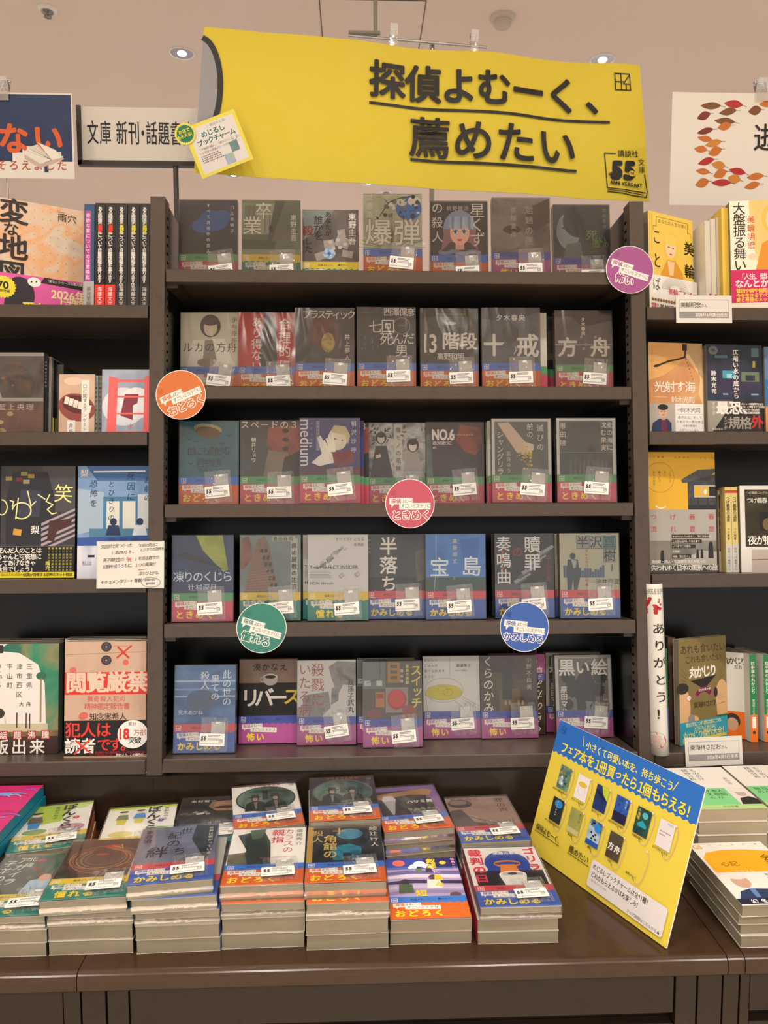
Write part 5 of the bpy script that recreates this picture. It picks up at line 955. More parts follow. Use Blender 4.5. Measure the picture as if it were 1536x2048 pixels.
q = Art(13, 150, lambda x, y, z: (.0527+z, x, y)); q.rect(1, 8, 9, 104, '3a2f1c'); q.text(1.4, 16, 8, 'つげ義春', 'c89a3a', v=True, gap=16); link('spine_print', q.build('spine_print'), b_)
for i, px in enumerate((1451, 1464)):
    b_ = book(f'cream spined paperback with a red label, {["left", "right"][i]} one of the pair', spine_out(px, 1060, .05, RH[2], 105, 11.5), 11.5, None, 'd2c07c', w=105, h=155, back='d2c07c', name='paperback', group='cream spines beside the hut cover')
    q = Art(11.5, 155, lambda x, y, z: (.0527+z, x, y)); q.rect(0, 104, 11.5, 51, 'c4c2ba'); q.rect(0, 6, 11.5, 5, 'b2442e'); q.text(2.2, 17, 7, 'つげ義春の温泉', '33301f', v=True, gap=6.6, b=.02); q.text(3, 74, 5, 'つげ義春', '33301f', v=True, gap=5.8); q.text(3, 110, 5, '追悼つげ義春さん', '33301f', v=True, gap=5.2); link('spine_print', q.build('spine_print'), b_)
book('white bordered comic with dark portrait at the right frame edge', corner(1481, 1060, .045, RH[2], 0, 112), 14, k_comic, 'd8d6d0', w=112, h=157, name='paperback')
b_ = book('plain dull pink spined book behind the olive cover', spine_out(1338, 1400, .085, RH[3], 105, 14), 14, None, '8a6a60', w=105, h=186, back='8a6a60', name='book')
b_ = book('thin green and blue spine behind the rolled magazine', spine_out(1330, 1400, .06, RH[3], 110, 6), 6, None, '2a7a4c', w=110, h=170, back='2a7a4c', name='book')
q = Art(6, 64, lambda x, y, z: (.0552+z, x, y)); q.rect(0, 0, 6, 64, '4f74b8'); link('spine_print', q.build('spine_print'), b_)
book('olive book with two cartoon men and a blue band', corner(1359, 1400, .040, RH[3], 27, 128), 12, k_olive, '7a6a3c', w=128, h=188, name='book')
for i in range(2):
    b_ = book(f'white paperback with green spine and orange band, {["left", "right"][i]} one', spine_out(1500+i*28, 1400, .06, RH[3], 105, 13), 13, None, '1f7a48', w=105, h=157, back='d4d2ca', name='paperback', group='green spined paperbacks at the right frame edge')
    q = Art(13, 157, lambda x, y, z: (.0527+z, x, y)); q.rect(0, 108, 13, 49, 'e4701e'); q.rect(3.5, 112, 6.5, 20, 'ece8e0'); q.text(3, 12, 7, '町中華の丸かじり', W, v=True, gap=7.4, b=.02); q.text(4, 80, 5, '東海林さだお', W, v=True, gap=4.8); q.ell(6.5, 140, 3, 3, '4a2a14'); link('spine_print', q.build('spine_print'), b_)
def k_maru(a): bg(a, 'd6d4cc'); a.text(52, 8, 14, '丸かじり', '2a2622', gap=12, b=.02); a.text(76, 22, 8, 'だお', '2a2622', b=.02); a.rect(0, 108, 105, 49, 'e4701e'); a.ell(70, 126, 16, 14, '3a3230'); a.ell(70, 132, 12, 12, 'c89a7a')
book('white and orange paperback standing oblique behind the olive cover', corner(1499, 1400, .075, RH[3], -38, 90, True), 10, scaled(k_maru, 105, 157), '1f7a48', w=90, h=157, name='paperback')
# rolled magazine standing against the post
s = Solid(); N = 14; Hm = .292
def magp(a_, r, z): return (r*math.cos(a_), .012-r*1.3*math.sin(a_)+.018*(1-z/Hm)*-.2, z)
V, P = [], []
for j in range(9):
    for k in range(2):
        for i in range(N+1):
            an = math.pi*(1.02-.98*i/N); V.append(magp(an, .0155-.003*k, Hm*j/8))
st_ = 2*(N+1)
for j in range(8):
    for k in range(2):
        for i in range(N): a_ = j*st_+k*(N+1)+i; P.append((a_, a_+1, a_+st_+1, a_+st_) if k == 0 else (a_, a_+st_, a_+st_+1, a_+1))
for i in range(N): a_ = 8*st_+i; P.append((a_, a_+1, a_+N+2, a_+N+1)); P.append((i, i+N+1, i+N+2, i+1))
s.raw(V, P, noise_mat(['d6d3cb', 'dedbd3'], 10, 6, rough=.45), None, True)
mx, mh = on_lean(1321, 1345, -.002)
mg = thing('magazine', 'rolled white magazine with red and black vertical lettering beside the post', 'magazine', LM @ Matrix.Translation((mx-.003, -.004, -.0035)) @ Matrix.Rotation(math.radians(-.8), 4, 'Y'))
link('rolled_sheets', s.build('rolled_sheets'), mg)
q = Art(34, 292, lambda x, y, z: magp(math.pi*(1-(x/.034)), .0158+z, y))
q.text(-5, 22, 30, '春', 'b02028', b=.05, sx=.9); 
for i, ch in enumerate('ありがとう！'): q.text(9, 66+i*29, 20, ch, '1e1c1a', b=.01, sx=.85)
q.scrib(3, 8, 24, 10, '9a9894', 3, 2); link('title_lettering', q.build('title_lettering'), mg)
q = Art(34, 292, lambda x, y, z: magp(math.pi*(1-(x/.034)), .0158+z, y)); q.ell(10, 266, 11, 14, 'b02a2c'); q.scrib(4, 258, 13, 16, 'e0a8a0', 4, 4); link('red_seal', q.build('red_seal'), mg)

# ------------------------------------------------------------------ stacks on the counter
LIE = Matrix.Rotation(math.radians(-90), 4, 'X')
def stack(A, B, z0, books, pos, topdesc, group, w=105, depth0=0.0):
    """A, B: front left and front right corners; books from the bottom: (thick, dx, dy, turn, wrap)"""
    A, B = Vector(A), Vector(B); ang = math.atan2(B.y-A.y, B.x-A.x); c = (A+B)/2; z = z0; nb = len(books)
    for i, bk in enumerate(books):
        t, dx, dy, turn, wrap, art, spine, band, chm, side, lab, back = bk
        M = Matrix.Translation((c.x+dx, c.y+dy, z+t/1000)) @ Matrix.Rotation(ang+math.radians(turn), 4, 'Z') @ LIE
        k = nb-1-i
        if lab is None: lab = f'{["top", "second", "third", "fourth", "fifth", "sixth"][k]} paperback from the top of the stack under the {topdesc}'
        book(lab, M, t, art, spine, band, wrap, chm, side, w, 148, group, var=i+int(abs(c.x)*100), back=back)
        z += t/1000+.0006
    return z
def std(n, t, art, spine, band, looks, wraps=1, shift=None, chm=(4, 0, 2), side=1, back='bdb8ac'):
    out = []
    for i in range(n):
        sh = (shift or {}).get(i, (rnd.uniform(-.0008, .0008), rnd.uniform(-.001, .001), rnd.uniform(-.4, .4)))
        top = i == n-1
        out.append((t, sh[0], sh[1], sh[2], i >= n-wraps, art if top else None, spine, band if i >= n-max(wraps, 1) else None, chm if (top and chm) else None, side, looks if top else None, back))
    return out
G = 'banded paperbacks stacked on the counter'
FR = [('F1', (-.5745, -.337), (-.4690, -.3358), std(3, 17, k_north, '33423a', 'C', 'dark green wrapped paperback with white brush title, leftmost front stack', 1, {2: (-.002, .001, 1.5)}), 'dark green cover'),
      ('F2', (-.4680, -.335), (-.3612, -.333), std(4, 18.6, k_rings, '2a201c', 'C', 'black paperback with copper rings, second front stack from left', 2, {3: (-.006, -.006, 3), 2: (.0, .0, .5)}), 'copper ring cover'),
      ('F3', (-.3595, -.337), (-.2520, -.334), std(5, 18.0, k_bond, '3a5f96', 'D', 'misty grey blue paperback tilted on the third front stack', 3, {4: (-.008, .0, 5.5), 3: (-.003, -.002, 2.6), 2: (0, 0, .3)}), 'misty grey blue cover'),
      ('F4', (-.2520, -.331), (-.1458, -.329), std(4, 19.6, k_crow, 'd8d4cc', 'A', 'white paperback with black crow shape and pink title on front stack', 2, {3: (-.002, .006, 1)}), 'white crow cover'),
      ('F5', (-.1455, -.338), (-.0380, -.336), std(4, 20.2, k_decagon, '141b26', 'A', 'dark blue paperback with gold title on the fifth front stack', 2, {3: (-.002, .010, .5), 2: (.001, 0, 0)}), 'dark blue and gold cover'),
      ('F6', (-.0370, -.330), (.0690, -.329), std(2, 16.5, k_beach, 'b0a2c6', 'A', 'lilac beach scene paperback on the lowest front stack', 0, chm=None), 'lilac beach cover'),
      ('F7', (.0745, -.333), (.1815, -.3328), std(3, 16.2, k_court, 'b8303c', 'D', 'white paperback with blue shape and red lettering, rightmost front stack', 1, {2: (.003, -.002, .5)}, side=-1), 'red lettered cover')]
for nm, A, B, bks, td in FR: stack((*A, 0), (*B, 0), ZT+.0004, bks, nm, td, G)
def pst(L, R, n, t):                                       # corners of the top front edge seen in the photo
    z = ZT+n*(t/1000+.0006); return on_z(*L, z), on_z(*R, z)
def back_stack(L, R, n, t, *a, **k):
    A, B = pst(L, R, n, t); d = (B-A); d.normalize(); c = (A+B)/2; half = d*.0525
    td = k.pop('td'); stack(c-half, c+half, ZT+.0004, std(n, t, *a, **k), '', td, G)
back_stack((8, 1709), (172, 1689), 3, 17, k_green, 'd8703a', 'C', 'green and white cartoon paperback, back row far left', 1, td='green cartoon cover')
def by_top(TL, TR, n, t):                                  # from the far edge of the top cover
    z = ZT+n*(t/1000+.0006); A, B = on_z(*TL, z), on_z(*TR, z); d = (B-A).normalized(); nrm = Vector((d.y, -d.x, 0)); c = (A+B)/2+nrm*.148; return c-d*.0525, c+d*.0525
A, B = by_top((231, 1618), (352, 1608), 3, 18); stack(A+Vector((-.004, .0, 0)), B+Vector((-.004, .0, 0)), ZT+.0004, std(3, 18, lambda a: k_green(a, True), 'd8d4cc', 'C', 'white cartoon paperback with two children, second in the back row', 1), '', 'two children cover', G)
A, B = by_top((369, 1599), (497, 1593), 3, 19); stack(A, B, ZT+.0004, std(3, 19, k_lies, '1c191b', 'C', 'black paperback with part of a face, back row beside the ovals', 1), '', 'black face cover', G)
back_stack((466, 1662), (612, 1647), 4, 17.5, k_oval, 'e0ddd5', 'A', 'white paperback with a dark oval of two figures, back row', 1, td='white oval cover')
back_stack((617, 1645), (763, 1638), 5, 17.5, lambda a: k_oval(a, True), '17191a', 'A', 'black paperback with a dark oval of two figures, back row', 1, td='black oval cover')
back_stack((771, 1664), (911, 1652), 4, 18.5, k_shovel, '8466a0', 'A', 'purple paperback with a metal blade drawing, back row', 2, {3: (-.002, -.004, -.5)}, td='purple blade cover')
back_stack((920, 1688), (1067, 1681), 3, 18, k_voice, '967a6e', 'D', 'dusty pink paperback at the right end of the back row', 1, td='dusty pink cover')
# stacks of the right counter
G2 = 'white and green banded paperbacks on the right counter'
for k, x0 in enumerate((.4300, .5385)):
    z = ZT+.0004
    for i in range(5):
        t = 19.5; M = Matrix.Translation((x0+.0525+rnd.uniform(-.001, .001), -.182+rnd.uniform(-.001, .001)+.006*k, z+t/1000)) @ Matrix.Rotation(math.radians(rnd.uniform(-.4, .4)), 4, 'Z') @ LIE
        b_ = book(f'{["lowest", "fourth", "third", "second", "topmost"][i]} white paperback of the {["nearer left", "right"][k]} stack on the right counter', M, t, k_white if i == 4 else None, 'e4e0d8', side=1, group=G2, back='e6e2d8', page=PAGEW)
        z += t/1000+.0006
z = ZT+.0004
for i, (dx, dy, tr) in enumerate(((0, 0, 0), (.002, .004, 1.5), (-.001, -.002, -.5), (.0, -.010, 1.2))):
    t = 15.5; M = Matrix.Translation((.410+.054+dx-.002*i, -.353+dy, z+t/1000)) @ Matrix.Rotation(math.radians(tr), 4, 'Z') @ LIE
    book(f'{["lowest", "third", "second", "topmost"][i]} white paperback of the orange shape stack at the right edge', M, t, k_gold2 if i == 3 else None, '5a5a66', w=108, h=152, side=1, group='white and orange paperbacks on the right counter', back='e6e2d8')
    z += t/1000+.0006
# pink and teal books at the left frame edge
def k_pink(a):
    bg(a, 'c22c70'); r = random.Random(4)
    for i in range(30): x, y = r.uniform(50, 125), r.uniform(2, 180); a.line([(x-18, y), (x, y+r.uniform(-6, 6)), (x+10, y+4)], 2.6, r.choice(['7aa0d8', '9a5ac0', 'b02060', '8fb4e0']))
z = ZT+.0004
for i, t in enumerate((22, 22, 15, 18)):
    M = Matrix.Translation((-.600-.064+(.003 if i == 2 else 0), -.1975, z+t/1000)) @ LIE
    book(f'{["lowest plain", "second lowest plain", "teal edged", "pink covered teal"][i]} book of the stack at the left frame edge', M, t, k_pink if i == 3 else None, '6a6458' if i < 2 else '147a94', w=128, h=186, side=1, name='book', back='b4ac9c' if i < 2 else '147a94', group='teal edged books at the left frame edge')
    z += t/1000+.0006

# ------------------------------------------------------------------ cards, stickers, signs
def disc(px, py, kind, word, rot, dx, lab, dd=-.0012):
    x, h = on_lean(px, py, -.002); c1 = kind; R = .0425
    t = thing('shelf_sticker', lab, 'sticker', LM @ Matrix.Translation((x, dd, h)) @ Matrix.Rotation(math.radians(-rot), 4, 'Y'), 'round reading mood stickers on the shelves')
    s = Solid(); s.lathe([(0, 0), (R, 0), (R, .0006), (0, .0006)], 'eeeae2', Matrix.Rotation(math.radians(90), 4, 'X'), 64, False); link('card_disc', s.build('card_disc'), t)
    a = Art(85, 85, lambda x, y, z: (x-.0425, -.0008-z*2, y-.0425)); a.ell(42.5, 42.5, 41.4, 41.4, c1, n=64)
    a.rect(7, 33, 40, 11, W); a.poly([(10, 43), (16, 43), (11, 50)], W); a.rect(24, 41.5, 54, 11.5, W)
    a.text(10, 33.8, 8.6, '探偵', c1, b=.03); a.text(28, 35, 6.6, 'よむーく', '6a6460', gap=5); a.text(26.4, 43, 7.6, 'すごいミステリに', '5f5a58', gap=6.4)
    sz = 17 if len(word) < 5 else 14; a.text(42.5+dx, 54, sz, word, c1, b=.05, out=W, ow=.10, anc='c'); a.logo(10, 20, 7, '24364f' if kind == '3a5ea8' else c1, .5)
    link('printed_face', a.build('printed_face'), t)
    return t
disc(1259, 540, '9a5088', '怖い', -18, -4, 'round magenta sticker on the right post near the top shelf', -.0032)
disc(362, 790, 'c9703a', 'おどろく', 24, 2, 'round orange sticker on the second shelf at the left post', -.0032)
disc(820, 1007, 'b85266', 'ときめく', 0, 2, 'round pink red sticker on the third shelf')
disc(523, 1256, '387d70', '憧れる', -16, -4, 'round teal sticker on the fourth shelf')
disc(1049, 1254, '3a5ea8', 'かみしめる', -6, 0, 'round blue sticker on the fourth shelf')
def card(M, w, h, lab, cat, draw, name, paper='ebe8e2', thick=.0006):
    t = thing(name, lab, cat, M); s = Solid(); s.box(-w/2000, w/2000, 0, thick, 0, h/1000, paper); link('card', s.build('card'), t)
    a = Art(w, h, lambda x, y, z: (x-w/2000, -.0002-z, y)); draw(a); link('print', a.build('print'), t); return t
def name_card(px, py, nm, dt, lab, rot):
    x, h = on_lean(px, py, -.004)
    def draw(a):
        a.line([(6, 8), (94, 8), (94, 40), (6, 40)], .5, '8a8884', True); a.text(8, 12, 10, nm, '2c2a28', gap=9); a.text(8+9*len(nm), 15, 6.4, 'さん', '4a4846', gap=6); a.rect(6.3, 29, 87.4, 10.7, '8f8d8a'); a.text(92, 30.6, 7.6, dt, 'f2f0ec', anc='r', sx=.9)
    card(LM @ Matrix.Translation((x, -.0042, h)) @ Matrix.Rotation(math.radians(rot), 4, 'Y'), 100, 49, lab, 'name card', draw, 'name_card', 'd4d1ca')
name_card(1408.5, 646, '美輪明宏', '2026年6月20日逝去', 'white name card on the upper right shelf edge', 0)
name_card(1429, 1531, '東海林さだお', '2026年4月5日逝去', 'white name card on the lowest right shelf edge', -1.5)
def note(a):
    k = '33302c'; a.line([(1, 1), (112, 1), (112, 79), (1, 79)], .6, 'a8d0cc', True)
    for x, y, sz, t_ in ((6, 6, 7, '文芸部で見つかった'), (24, 16, 7, '1本のUSB。'), (66, 5, 6, '「お前の死因に'), (72, 12, 6, 'とびきりの恐怖を」'), (10, 29, 7, '男子高校生の「  」を巡る数々の'), (10, 40, 7, '記録を追ううちに、１つの真実が'), (70, 52, 6.4, '浮かび上がる。'), (6, 66, 7.4, 'モキュメンタリー×青春'), (80, 64, 4.6, '記録が恐い'), (82, 70, 4.6, '都市伝説')): a.text(x, y, sz, t_, k, gap=sz*.84, rot=3, shear=.2)
    a.text(51, 28, 7.4, '死', 'c8382e', b=.02, rot=3); a.line([(70, 49), (84, 47.6)], .8, 'c8382e'); a.ring(91, 70, 16, 8, .5, k)
x, h = on_lean(260.5, 1178, -.004)
card(LM @ Matrix.Translation((x, -.0042, h+.001)), 113, 80, 'white handwritten card in front of the blue classroom cover', 'card', note, 'handwritten_card', 'd9d7cf')

# promotional card standing obliquely on the counter
BL, BR = on_z(1055, 1695, ZT+.0015), on_z(1332, 1897, ZT+.0015); TL, TR = on_z(1113.7, 1440, ZT+.2), on_z(1408, 1569, ZT+.2)
u = (BR-BL); wlen = u.length; u.normalize(); v = ((TL-BL)+(TR-BR))/2; v -= u*v.dot(u); hlen = v.length; v.normalize(); nn = u.cross(v)   # nn points to the viewer
M = Matrix(((u.x, -nn.x, v.x, (BL.x+BR.x)/2), (u.y, -nn.y, v.y, (BL.y+BR.y)/2), (u.z, -nn.z, v.z, (BL.z+BR.z)/2), (0, 0, 0, 1)))
WW, HH = wlen*1000, hlen*1000
def promo(a):
    fx, fy = WW/280, HH/208
    X = lambda x: x*fx
    yl, bl = 'dfca48', '2a6cc0'; a.rect(0, 0, WW, HH, yl); a.poly([(0, 0)]+[(WW*i/120, (50+1.6*math.sin(i*math.pi*2/5))*fy) for i in range(121)]+[(WW, 0)], bl); a.logo(X(8), 8*fy, 10, '16407c', .8)
    a.text(X(66), 11, 13.5, '小さくて可愛い本を、持ち歩こう', 'f2e04c', gap=X(11.2), b=.022, sx=.86); a.line([(X(58), 8), (X(61), 22)], 1.2, 'f2e04c'); a.line([(X(240), 8), (X(234), 22)], 1.2, 'f2e04c')
    x = 16
    for ch, ad in zip('フェア本を１冊買ったら１個もらえる！', (16, 13, 15, 17, 15, 12, 17, 17, 13, 15, 14, 12, 17, 15, 15, 15, 15, 10)):
        a.text(X(x), 28, 19 if ch not in 'ェっ' else 15, ch, 'f4dc3c', b=.032, sx=.86); x += ad*.97
    caps = ['あなたが誰かを殺した', 'おいしいごはんが', '凍りのくじら', '此の世の果ての殺人', '十角館の殺人', 'すべてがFになる', 'すべて真夜中の恋人たち', '罪の声', '爆弾', '方舟', '探偵よむーく']
    arts = [k_quilt, k_rice, k_whale, k_world, k_decagon, k_insider, k_night, k_voice, k_blast, k_boat, None]
    fill = [noise_mat(['9ab4b0', '6a8a5c', '3f5f70', 'b4c4c0'], 60, 3), 'e6e0e0', noise_mat(['182a5c', '203a7a'], 40, 2), noise_mat(['14246a', '2a5ab0', '1a2c5c'], 70, 4), noise_mat(['1f3a34', '24503f', '16243a'], 60, 5), 'dcd6d8', '262c30', noise_mat(['8f8f4a', 'a3a458'], 40, 3), noise_mat(['8fa8c0', 'b0c4d4', '2c4a78'], 60, 6), noise_mat(['3a3428', '4a4434', '5a4630'], 50, 2), None]
    for i in range(11):
        c, r_ = (i, 0) if i < 6 else (i-6, 1); x, y = X(28+c*40 if r_ == 0 else 30+c*41), (62 if r_ == 0 else 112)*fy; w_, h_ = X(25), 36*fy
        if fill[i]:
            a.rect(x, y, w_, h_, fill[i])
            if i == 1: a.ell(x+w_*.5, y+h_*.36, w_*.36, h_*.11, 'e0b824'); a.ring(x+w_*.5, y+h_*.6, w_*.3, h_*.2, .3, 'b0a8a8')
            if i == 2: a.poly([(x+w_*.4, y), (x+w_, y), (x+w_, y+h_*.5), (x+w_*.6, y+h_*.3)], 'b8cc3a'); a.poly([(x, y+h_*.2), (x+w_*.5, y+h_*.3), (x+w_*.9, y+h_*.55), (x+w_*.3, y+h_*.4)], '14202c')
            if i == 3: a.rect(x, y+h_*.62, w_, h_*.38, '1c1c40'); a.text(x+w_*.7, y+2, 4, '此の世', 'b8d0f0', v=True)
            if i == 4: a.ell(x+w_*.6, y+h_*.24, w_*.2, h_*.12, '5ab0b8'); a.poly([(x+w_*.2, y+h_*.6), (x+w_*.5, y+h_*.44), (x+w_*.85, y+h_*.6), (x+w_*.8, y+h_*.7), (x+w_*.25, y+h_*.7)], '2a9ab0'); a.text(x+2, y+2, 5, '十角館', 'd8b83c', v=True, b=.03)
            if i == 5: a.scrib(x+3, y+h_*.4, w_*.8, 2.4, '77707a', 1, 3); a.scrib(x+3, y+h_*.52, w_*.5, 2.4, '77707a', 1, 4); a.scrib(x+w_*.5, y+2, w_*.4, 3, '9a949c', 2, 5)
            if i == 6: a.ell(x+w_*.55, y+h_*.22, w_*.34, h_*.16, '2f86c4'); a.text(x+w_*.4, y+4, 2.8, 'すべて真夜中', 'd8e0e6', v=True, gap=4)
            if i == 7: a.rect(x, y+h_*.8, w_, h_*.2, 'c0bc84'); a.text(x+w_*.72, y+3, 5, '罪の声', '4a4a20', v=True)
            if i == 8: a.ell(x+w_*.68, y+h_*.24, w_*.26, h_*.18, '2a84d8'); [a.ell(x+w_*q, y+h_*p, w_*.07, h_*.04, '15191d') for q, p in ((.2, .2), (.3, .12), (.42, .1), (.3, .5), (.5, .6), (.62, .52), (.4, .72), (.7, .7))]; a.rect(x, y+h_*.8, w_, h_*.2, '2456a8')
            if i == 9: a.text(x+1, y+h_*.4, 11, '方舟', 'e8e4e0', b=.04, gap=w_*.48)
            if i == 0: [a.ell(x+w_*q, y+h_*p, w_*.08, h_*.05, m) for q, p, m in ((.3, .5, 'e6ece8'), (.5, .6, '2a4a8a'), (.6, .4, '2c3a2a'), (.4, .75, 'e6ece8'), (.7, .7, '26402c'), (.3, .3, 'b05a4a'))]
        a.text(x+w_*.4, y+h_+1.6, 3.6, caps[i], '3a3414', anc='c', b=.02, gap=3.3)
        L_ = 46*fy; pts = [(x+w_+1+6*math.sin(t_/10*math.pi)*(.6 if t_ < 5 else .5)+(.8*t_), y-2+L_*t_/10) for t_ in range(11)]
        pts = [(x+w_+1, y-1), (x+w_+5, y+3), (x+w_+7, y+12), (x+w_+6, y+24), (x+w_+4, y+36), (x+w_+1, y+44), (x+w_-4, y+47), (x+w_-9, y+44), (x+w_-12, y+40)]
        a.line(pts, .7, 'b9a0a0'); a.line(pts[-2:], .9, '4a3a50'); a.ell(x+w_+1, y, 1.6, 1.8, 'e8d0c8')
    ty = 163*fy; a.text(X(9), ty, 10.6, '探偵よむーく、', '2e2a18', gap=X(8.6), b=.015, sx=.85); a.line([(X(9), ty+12.5), (X(66), ty+12.5)], .9, '2e2a18'); a.text(X(86), ty, 11.4, '薦めたい', '2e2a18', gap=X(10.4), b=.015, sx=.9); a.line([(X(85), ty+13), (X(130), ty+13)], .9, '2e2a18')
    # white notice with rounded corners
    x0, y0, x1, y1, r0 = X(134), HH-46, X(272), HH-8, 4
    pts = []
    for cx_, cy_, a0 in ((x1-r0, y0+r0, 0), (x0+r0, y0+r0, 90), (x0+r0, y1-r0, 180), (x1-r0, y1-r0, 270)): pts += [(cx_+r0*math.cos(math.radians(a0+q*15)), cy_-r0*math.sin(math.radians(a0+q*15))) for q in range(7)]
    a.poly(pts, 'ddd8d8'); a.text(x0+4, y0+4, 8.6, 'めじるしブックチャームは全', '33301f', gap=X(6.6), b=.015, sx=.8); a.text(x0+4+X(86), y0+4, 8.6, '11種！', '33301f', b=.03, sx=.8); a.text(x0+4, y0+15, 8.6, 'どれがもらえるかはお楽しみ！', '33301f', gap=X(6.6), b=.015, sx=.8); a.text(x0+4, y0+26, 3.2, '※数に限りがございます。', '8a8480', gap=3); a.text(x1-4, y1-7, 5, 'フェア詳細はこちらから▲', '3a3630', anc='r', gap=4.8)
t = thing('promotional_card', 'yellow and blue card about free book charms leaning on the counter', 'sign', M)
s = Solid(); s.box(-WW/2000, WW/2000, 0, .0022, 0, HH/1000, 'e6e2da'); link('card', s.build('card'), t)
a = Art(WW, HH, lambda x, y, z: (x-WW/2000, -.0003-z, y)); promo(a); link('printed_face', a.build('printed_face'), t)
s = Solid(); s.raw([(-.02, .0022, .13), (.02, .0022, .13), (.028, .052, .004), (-.028, .052, .004), (-.02, .0034, .13), (.02, .0034, .13), (.028, .0535, .004), (-.028, .0535, .004)], [(0, 1, 2, 3), (7, 6, 5, 4), (0, 4, 5, 1), (1, 5, 6, 2), (2, 6, 7, 3), (3, 7, 4, 0)], 'c9c4ba'); link('easel_back', s.build('easel_back'), t)

# ------------------------------------------------------------------ banner with its hanger
QA, QB = on_y(408, 53, .36), on_y(388, 346, .35); QC, QD = on_y(1280, 131, .45), on_y(1297, 404, .44)
def ban(x, y, z):
    uu, vv = x/.93, y/.285
    p = (QB*(1-uu)+QD*uu)*(1-vv)+(QA*(1-uu)+QC*uu)*vv
    p = p+Vector((.10, -.99, 0))*(z+.0035*math.sin(uu*19+1+vv*2)*(.3+uu)+.0007*math.sin(uu*43+vv*5))
    sag = .006*math.sin(uu*math.pi*3)**2*(uu > .33)*vv; return (p.x, p.y, p.z-sag)
def grid_cloth(fn, w, h, nx, ny, m, dz):
    V = [fn(w*i/nx, h*j/ny, dz) for j in range(ny+1) for i in range(nx+1)]; P = [(j*(nx+1)+i, j*(nx+1)+i+1, (j+1)*(nx+1)+i+1, (j+1)*(nx+1)+i) for j in range(ny) for i in range(nx)]
    return V, P
YEL = bumpy(noise_mat(['e3d048', 'e6d452'], 6, 90, rough=.75, spec=.15), 260, .25)
bn = thing('banner', 'large yellow cloth banner with black two line heading above the bookcase', 'banner', Matrix.Identity(4))
s = Solid(); V, P = grid_cloth(ban, .93, .285, 80, 20, YEL, 0); s.raw(V, P, YEL, None, True)
V, P = grid_cloth(ban, .93, .285, 80, 20, YEL, -.0012); s.raw(V, [p[::-1] for p in P], 'e8e4d8', None, True); link('cloth', s.build('cloth'), bn)
a = Art(930, 285, lambda x, y, z: ban(x, y, .0017+z*2)); K = '1d1a18'
def clothpoly(a, pts, m):                                  # cut long shapes so that they follow the folds
    a.poly(pts, m)
for uA, uB, v0, v1, tk in ((338, 852, 119, 121, 6), (424, 776, 226, 226, 6)):
    n_ = 40
    for i in range(n_): a.rect(uA+(uB-uA)*i/n_, v0+(v1-v0)*i/n_, (uB-uA)/n_, tk, K)
for i, ch in enumerate('探偵よむーく、'): a.text(336+i*75+(12 if i == 6 else 0), 34, 78, ch, K, b=.038, res=4)
for i, ch in enumerate('薦めたい'): a.text(420+i*90, 138, 88, ch, K, b=.026, res=4)
arc = [(46*math.cos(math.radians(q))-6, 124-102*math.sin(math.radians(q))) for q in range(-82, 83, 6)]
arc = [(max(0, x_), y_) for x_, y_ in arc]
link('heading_lettering', a.build('heading_lettering'), bn); a = Art(930, 285, lambda x, y, z: ban(x, y, .0017+z*2))
a.poly([(0, arc[0][1])]+arc+[(0, arc[-1][1])], '98989e'); a.line(arc, 11, K); link('round_motif', a.build('round_motif'), bn); a = Art(930, 285, lambda x, y, z: ban(x, y, .0017+z*2))
a.logo(868, 22, 34, K, 2.2); link('logo_mark', a.build('logo_mark'), bn); a = Art(930, 285, lambda x, y, z: ban(x, y, .0017+z*2))
lx, ly = 838, 188; a.line([(lx+24, ly), (lx, ly), (lx+3, ly+72), (lx+34, ly+74), (lx+84, ly+80)], 2, K); a.line([(lx+84, ly+42), (lx+88, ly+78), (lx+85, ly+89), (lx+60, ly+87), (lx+34, ly+82), (lx+3, ly+80)], 2, K); a.line([(lx+3, ly+76), (lx+34, ly+78), (lx+80, ly+84.5)], 1.6, K)
a.text(lx+28, ly-8, 15, '講談社', K, gap=15, b=.01); a.text(lx+71, ly+9, 15, '文', K); a.text(lx+71, ly+25, 15, '庫', K)
for i in range(2): a.text(lx+12+i*27, ly+8, 50, '5', K, b=.09, sx=.95, shear=.12)
a.ell(lx+57, ly+41, 7, 6, 'e4d24c'); a.text(lx+57, ly+36.5, 8, 'TH', K, b=.04, anc='c', sx=.8)
for q in range(-3, 4): a.line([(lx+17, ly+52), (lx+17+q*3.2, ly+38+abs(q)*1.6)], 2.6, K)
for i, ch in enumerate('ANNIVERSARY'): a.text(lx+9+i*6.2, ly+55+i*.55, 11, ch, K, b=.05, sx=.85)
link('anniversary_mark', a.build('anniversary_mark'), bn)
CH = mat('b8b8b8', .25, .5, 1.0)
hg = thing('banner_hanger', 'grey metal rod and crossbar hanging from the ceiling above the banner', 'hanger', Matrix.Identity(4))
BL_, BR_ = on_y(697, 71, .44), on_y(973, 95, .47); up = on_y(751, 72, .446)
s = Solid(); s.tube(BL_, BR_, .0032, CH); link('crossbar', s.build('crossbar'), hg)
s = Solid(); s.box(up.x-.0045, up.x+.0045, up.y-.002, up.y+.002, up.z-.004, CEIL, mat('8e877e', .5)); link('drop_rod', s.build('drop_rod'), hg)
s = Solid(); m_ = on_y(702, 69, .44); s.box(BL_.x, up.x+.01, up.y-.006, up.y+.002, up.z+.002, up.z+.008, mat('8e877e', .5)); link('bracket', s.build('bracket'), hg)
pl = on_y(863, 372, .475); s = Solid(); s.tube((pl.x, .47, 0), (pl.x, .47, on_y(863, 85, .47).z), .0055, CH)
tag(link('banner_pole', s.build('banner_pole')), 'thin grey pole standing behind the bookcase under the banner', 'pole')
bpy.data.objects['banner_pole'].data.update()
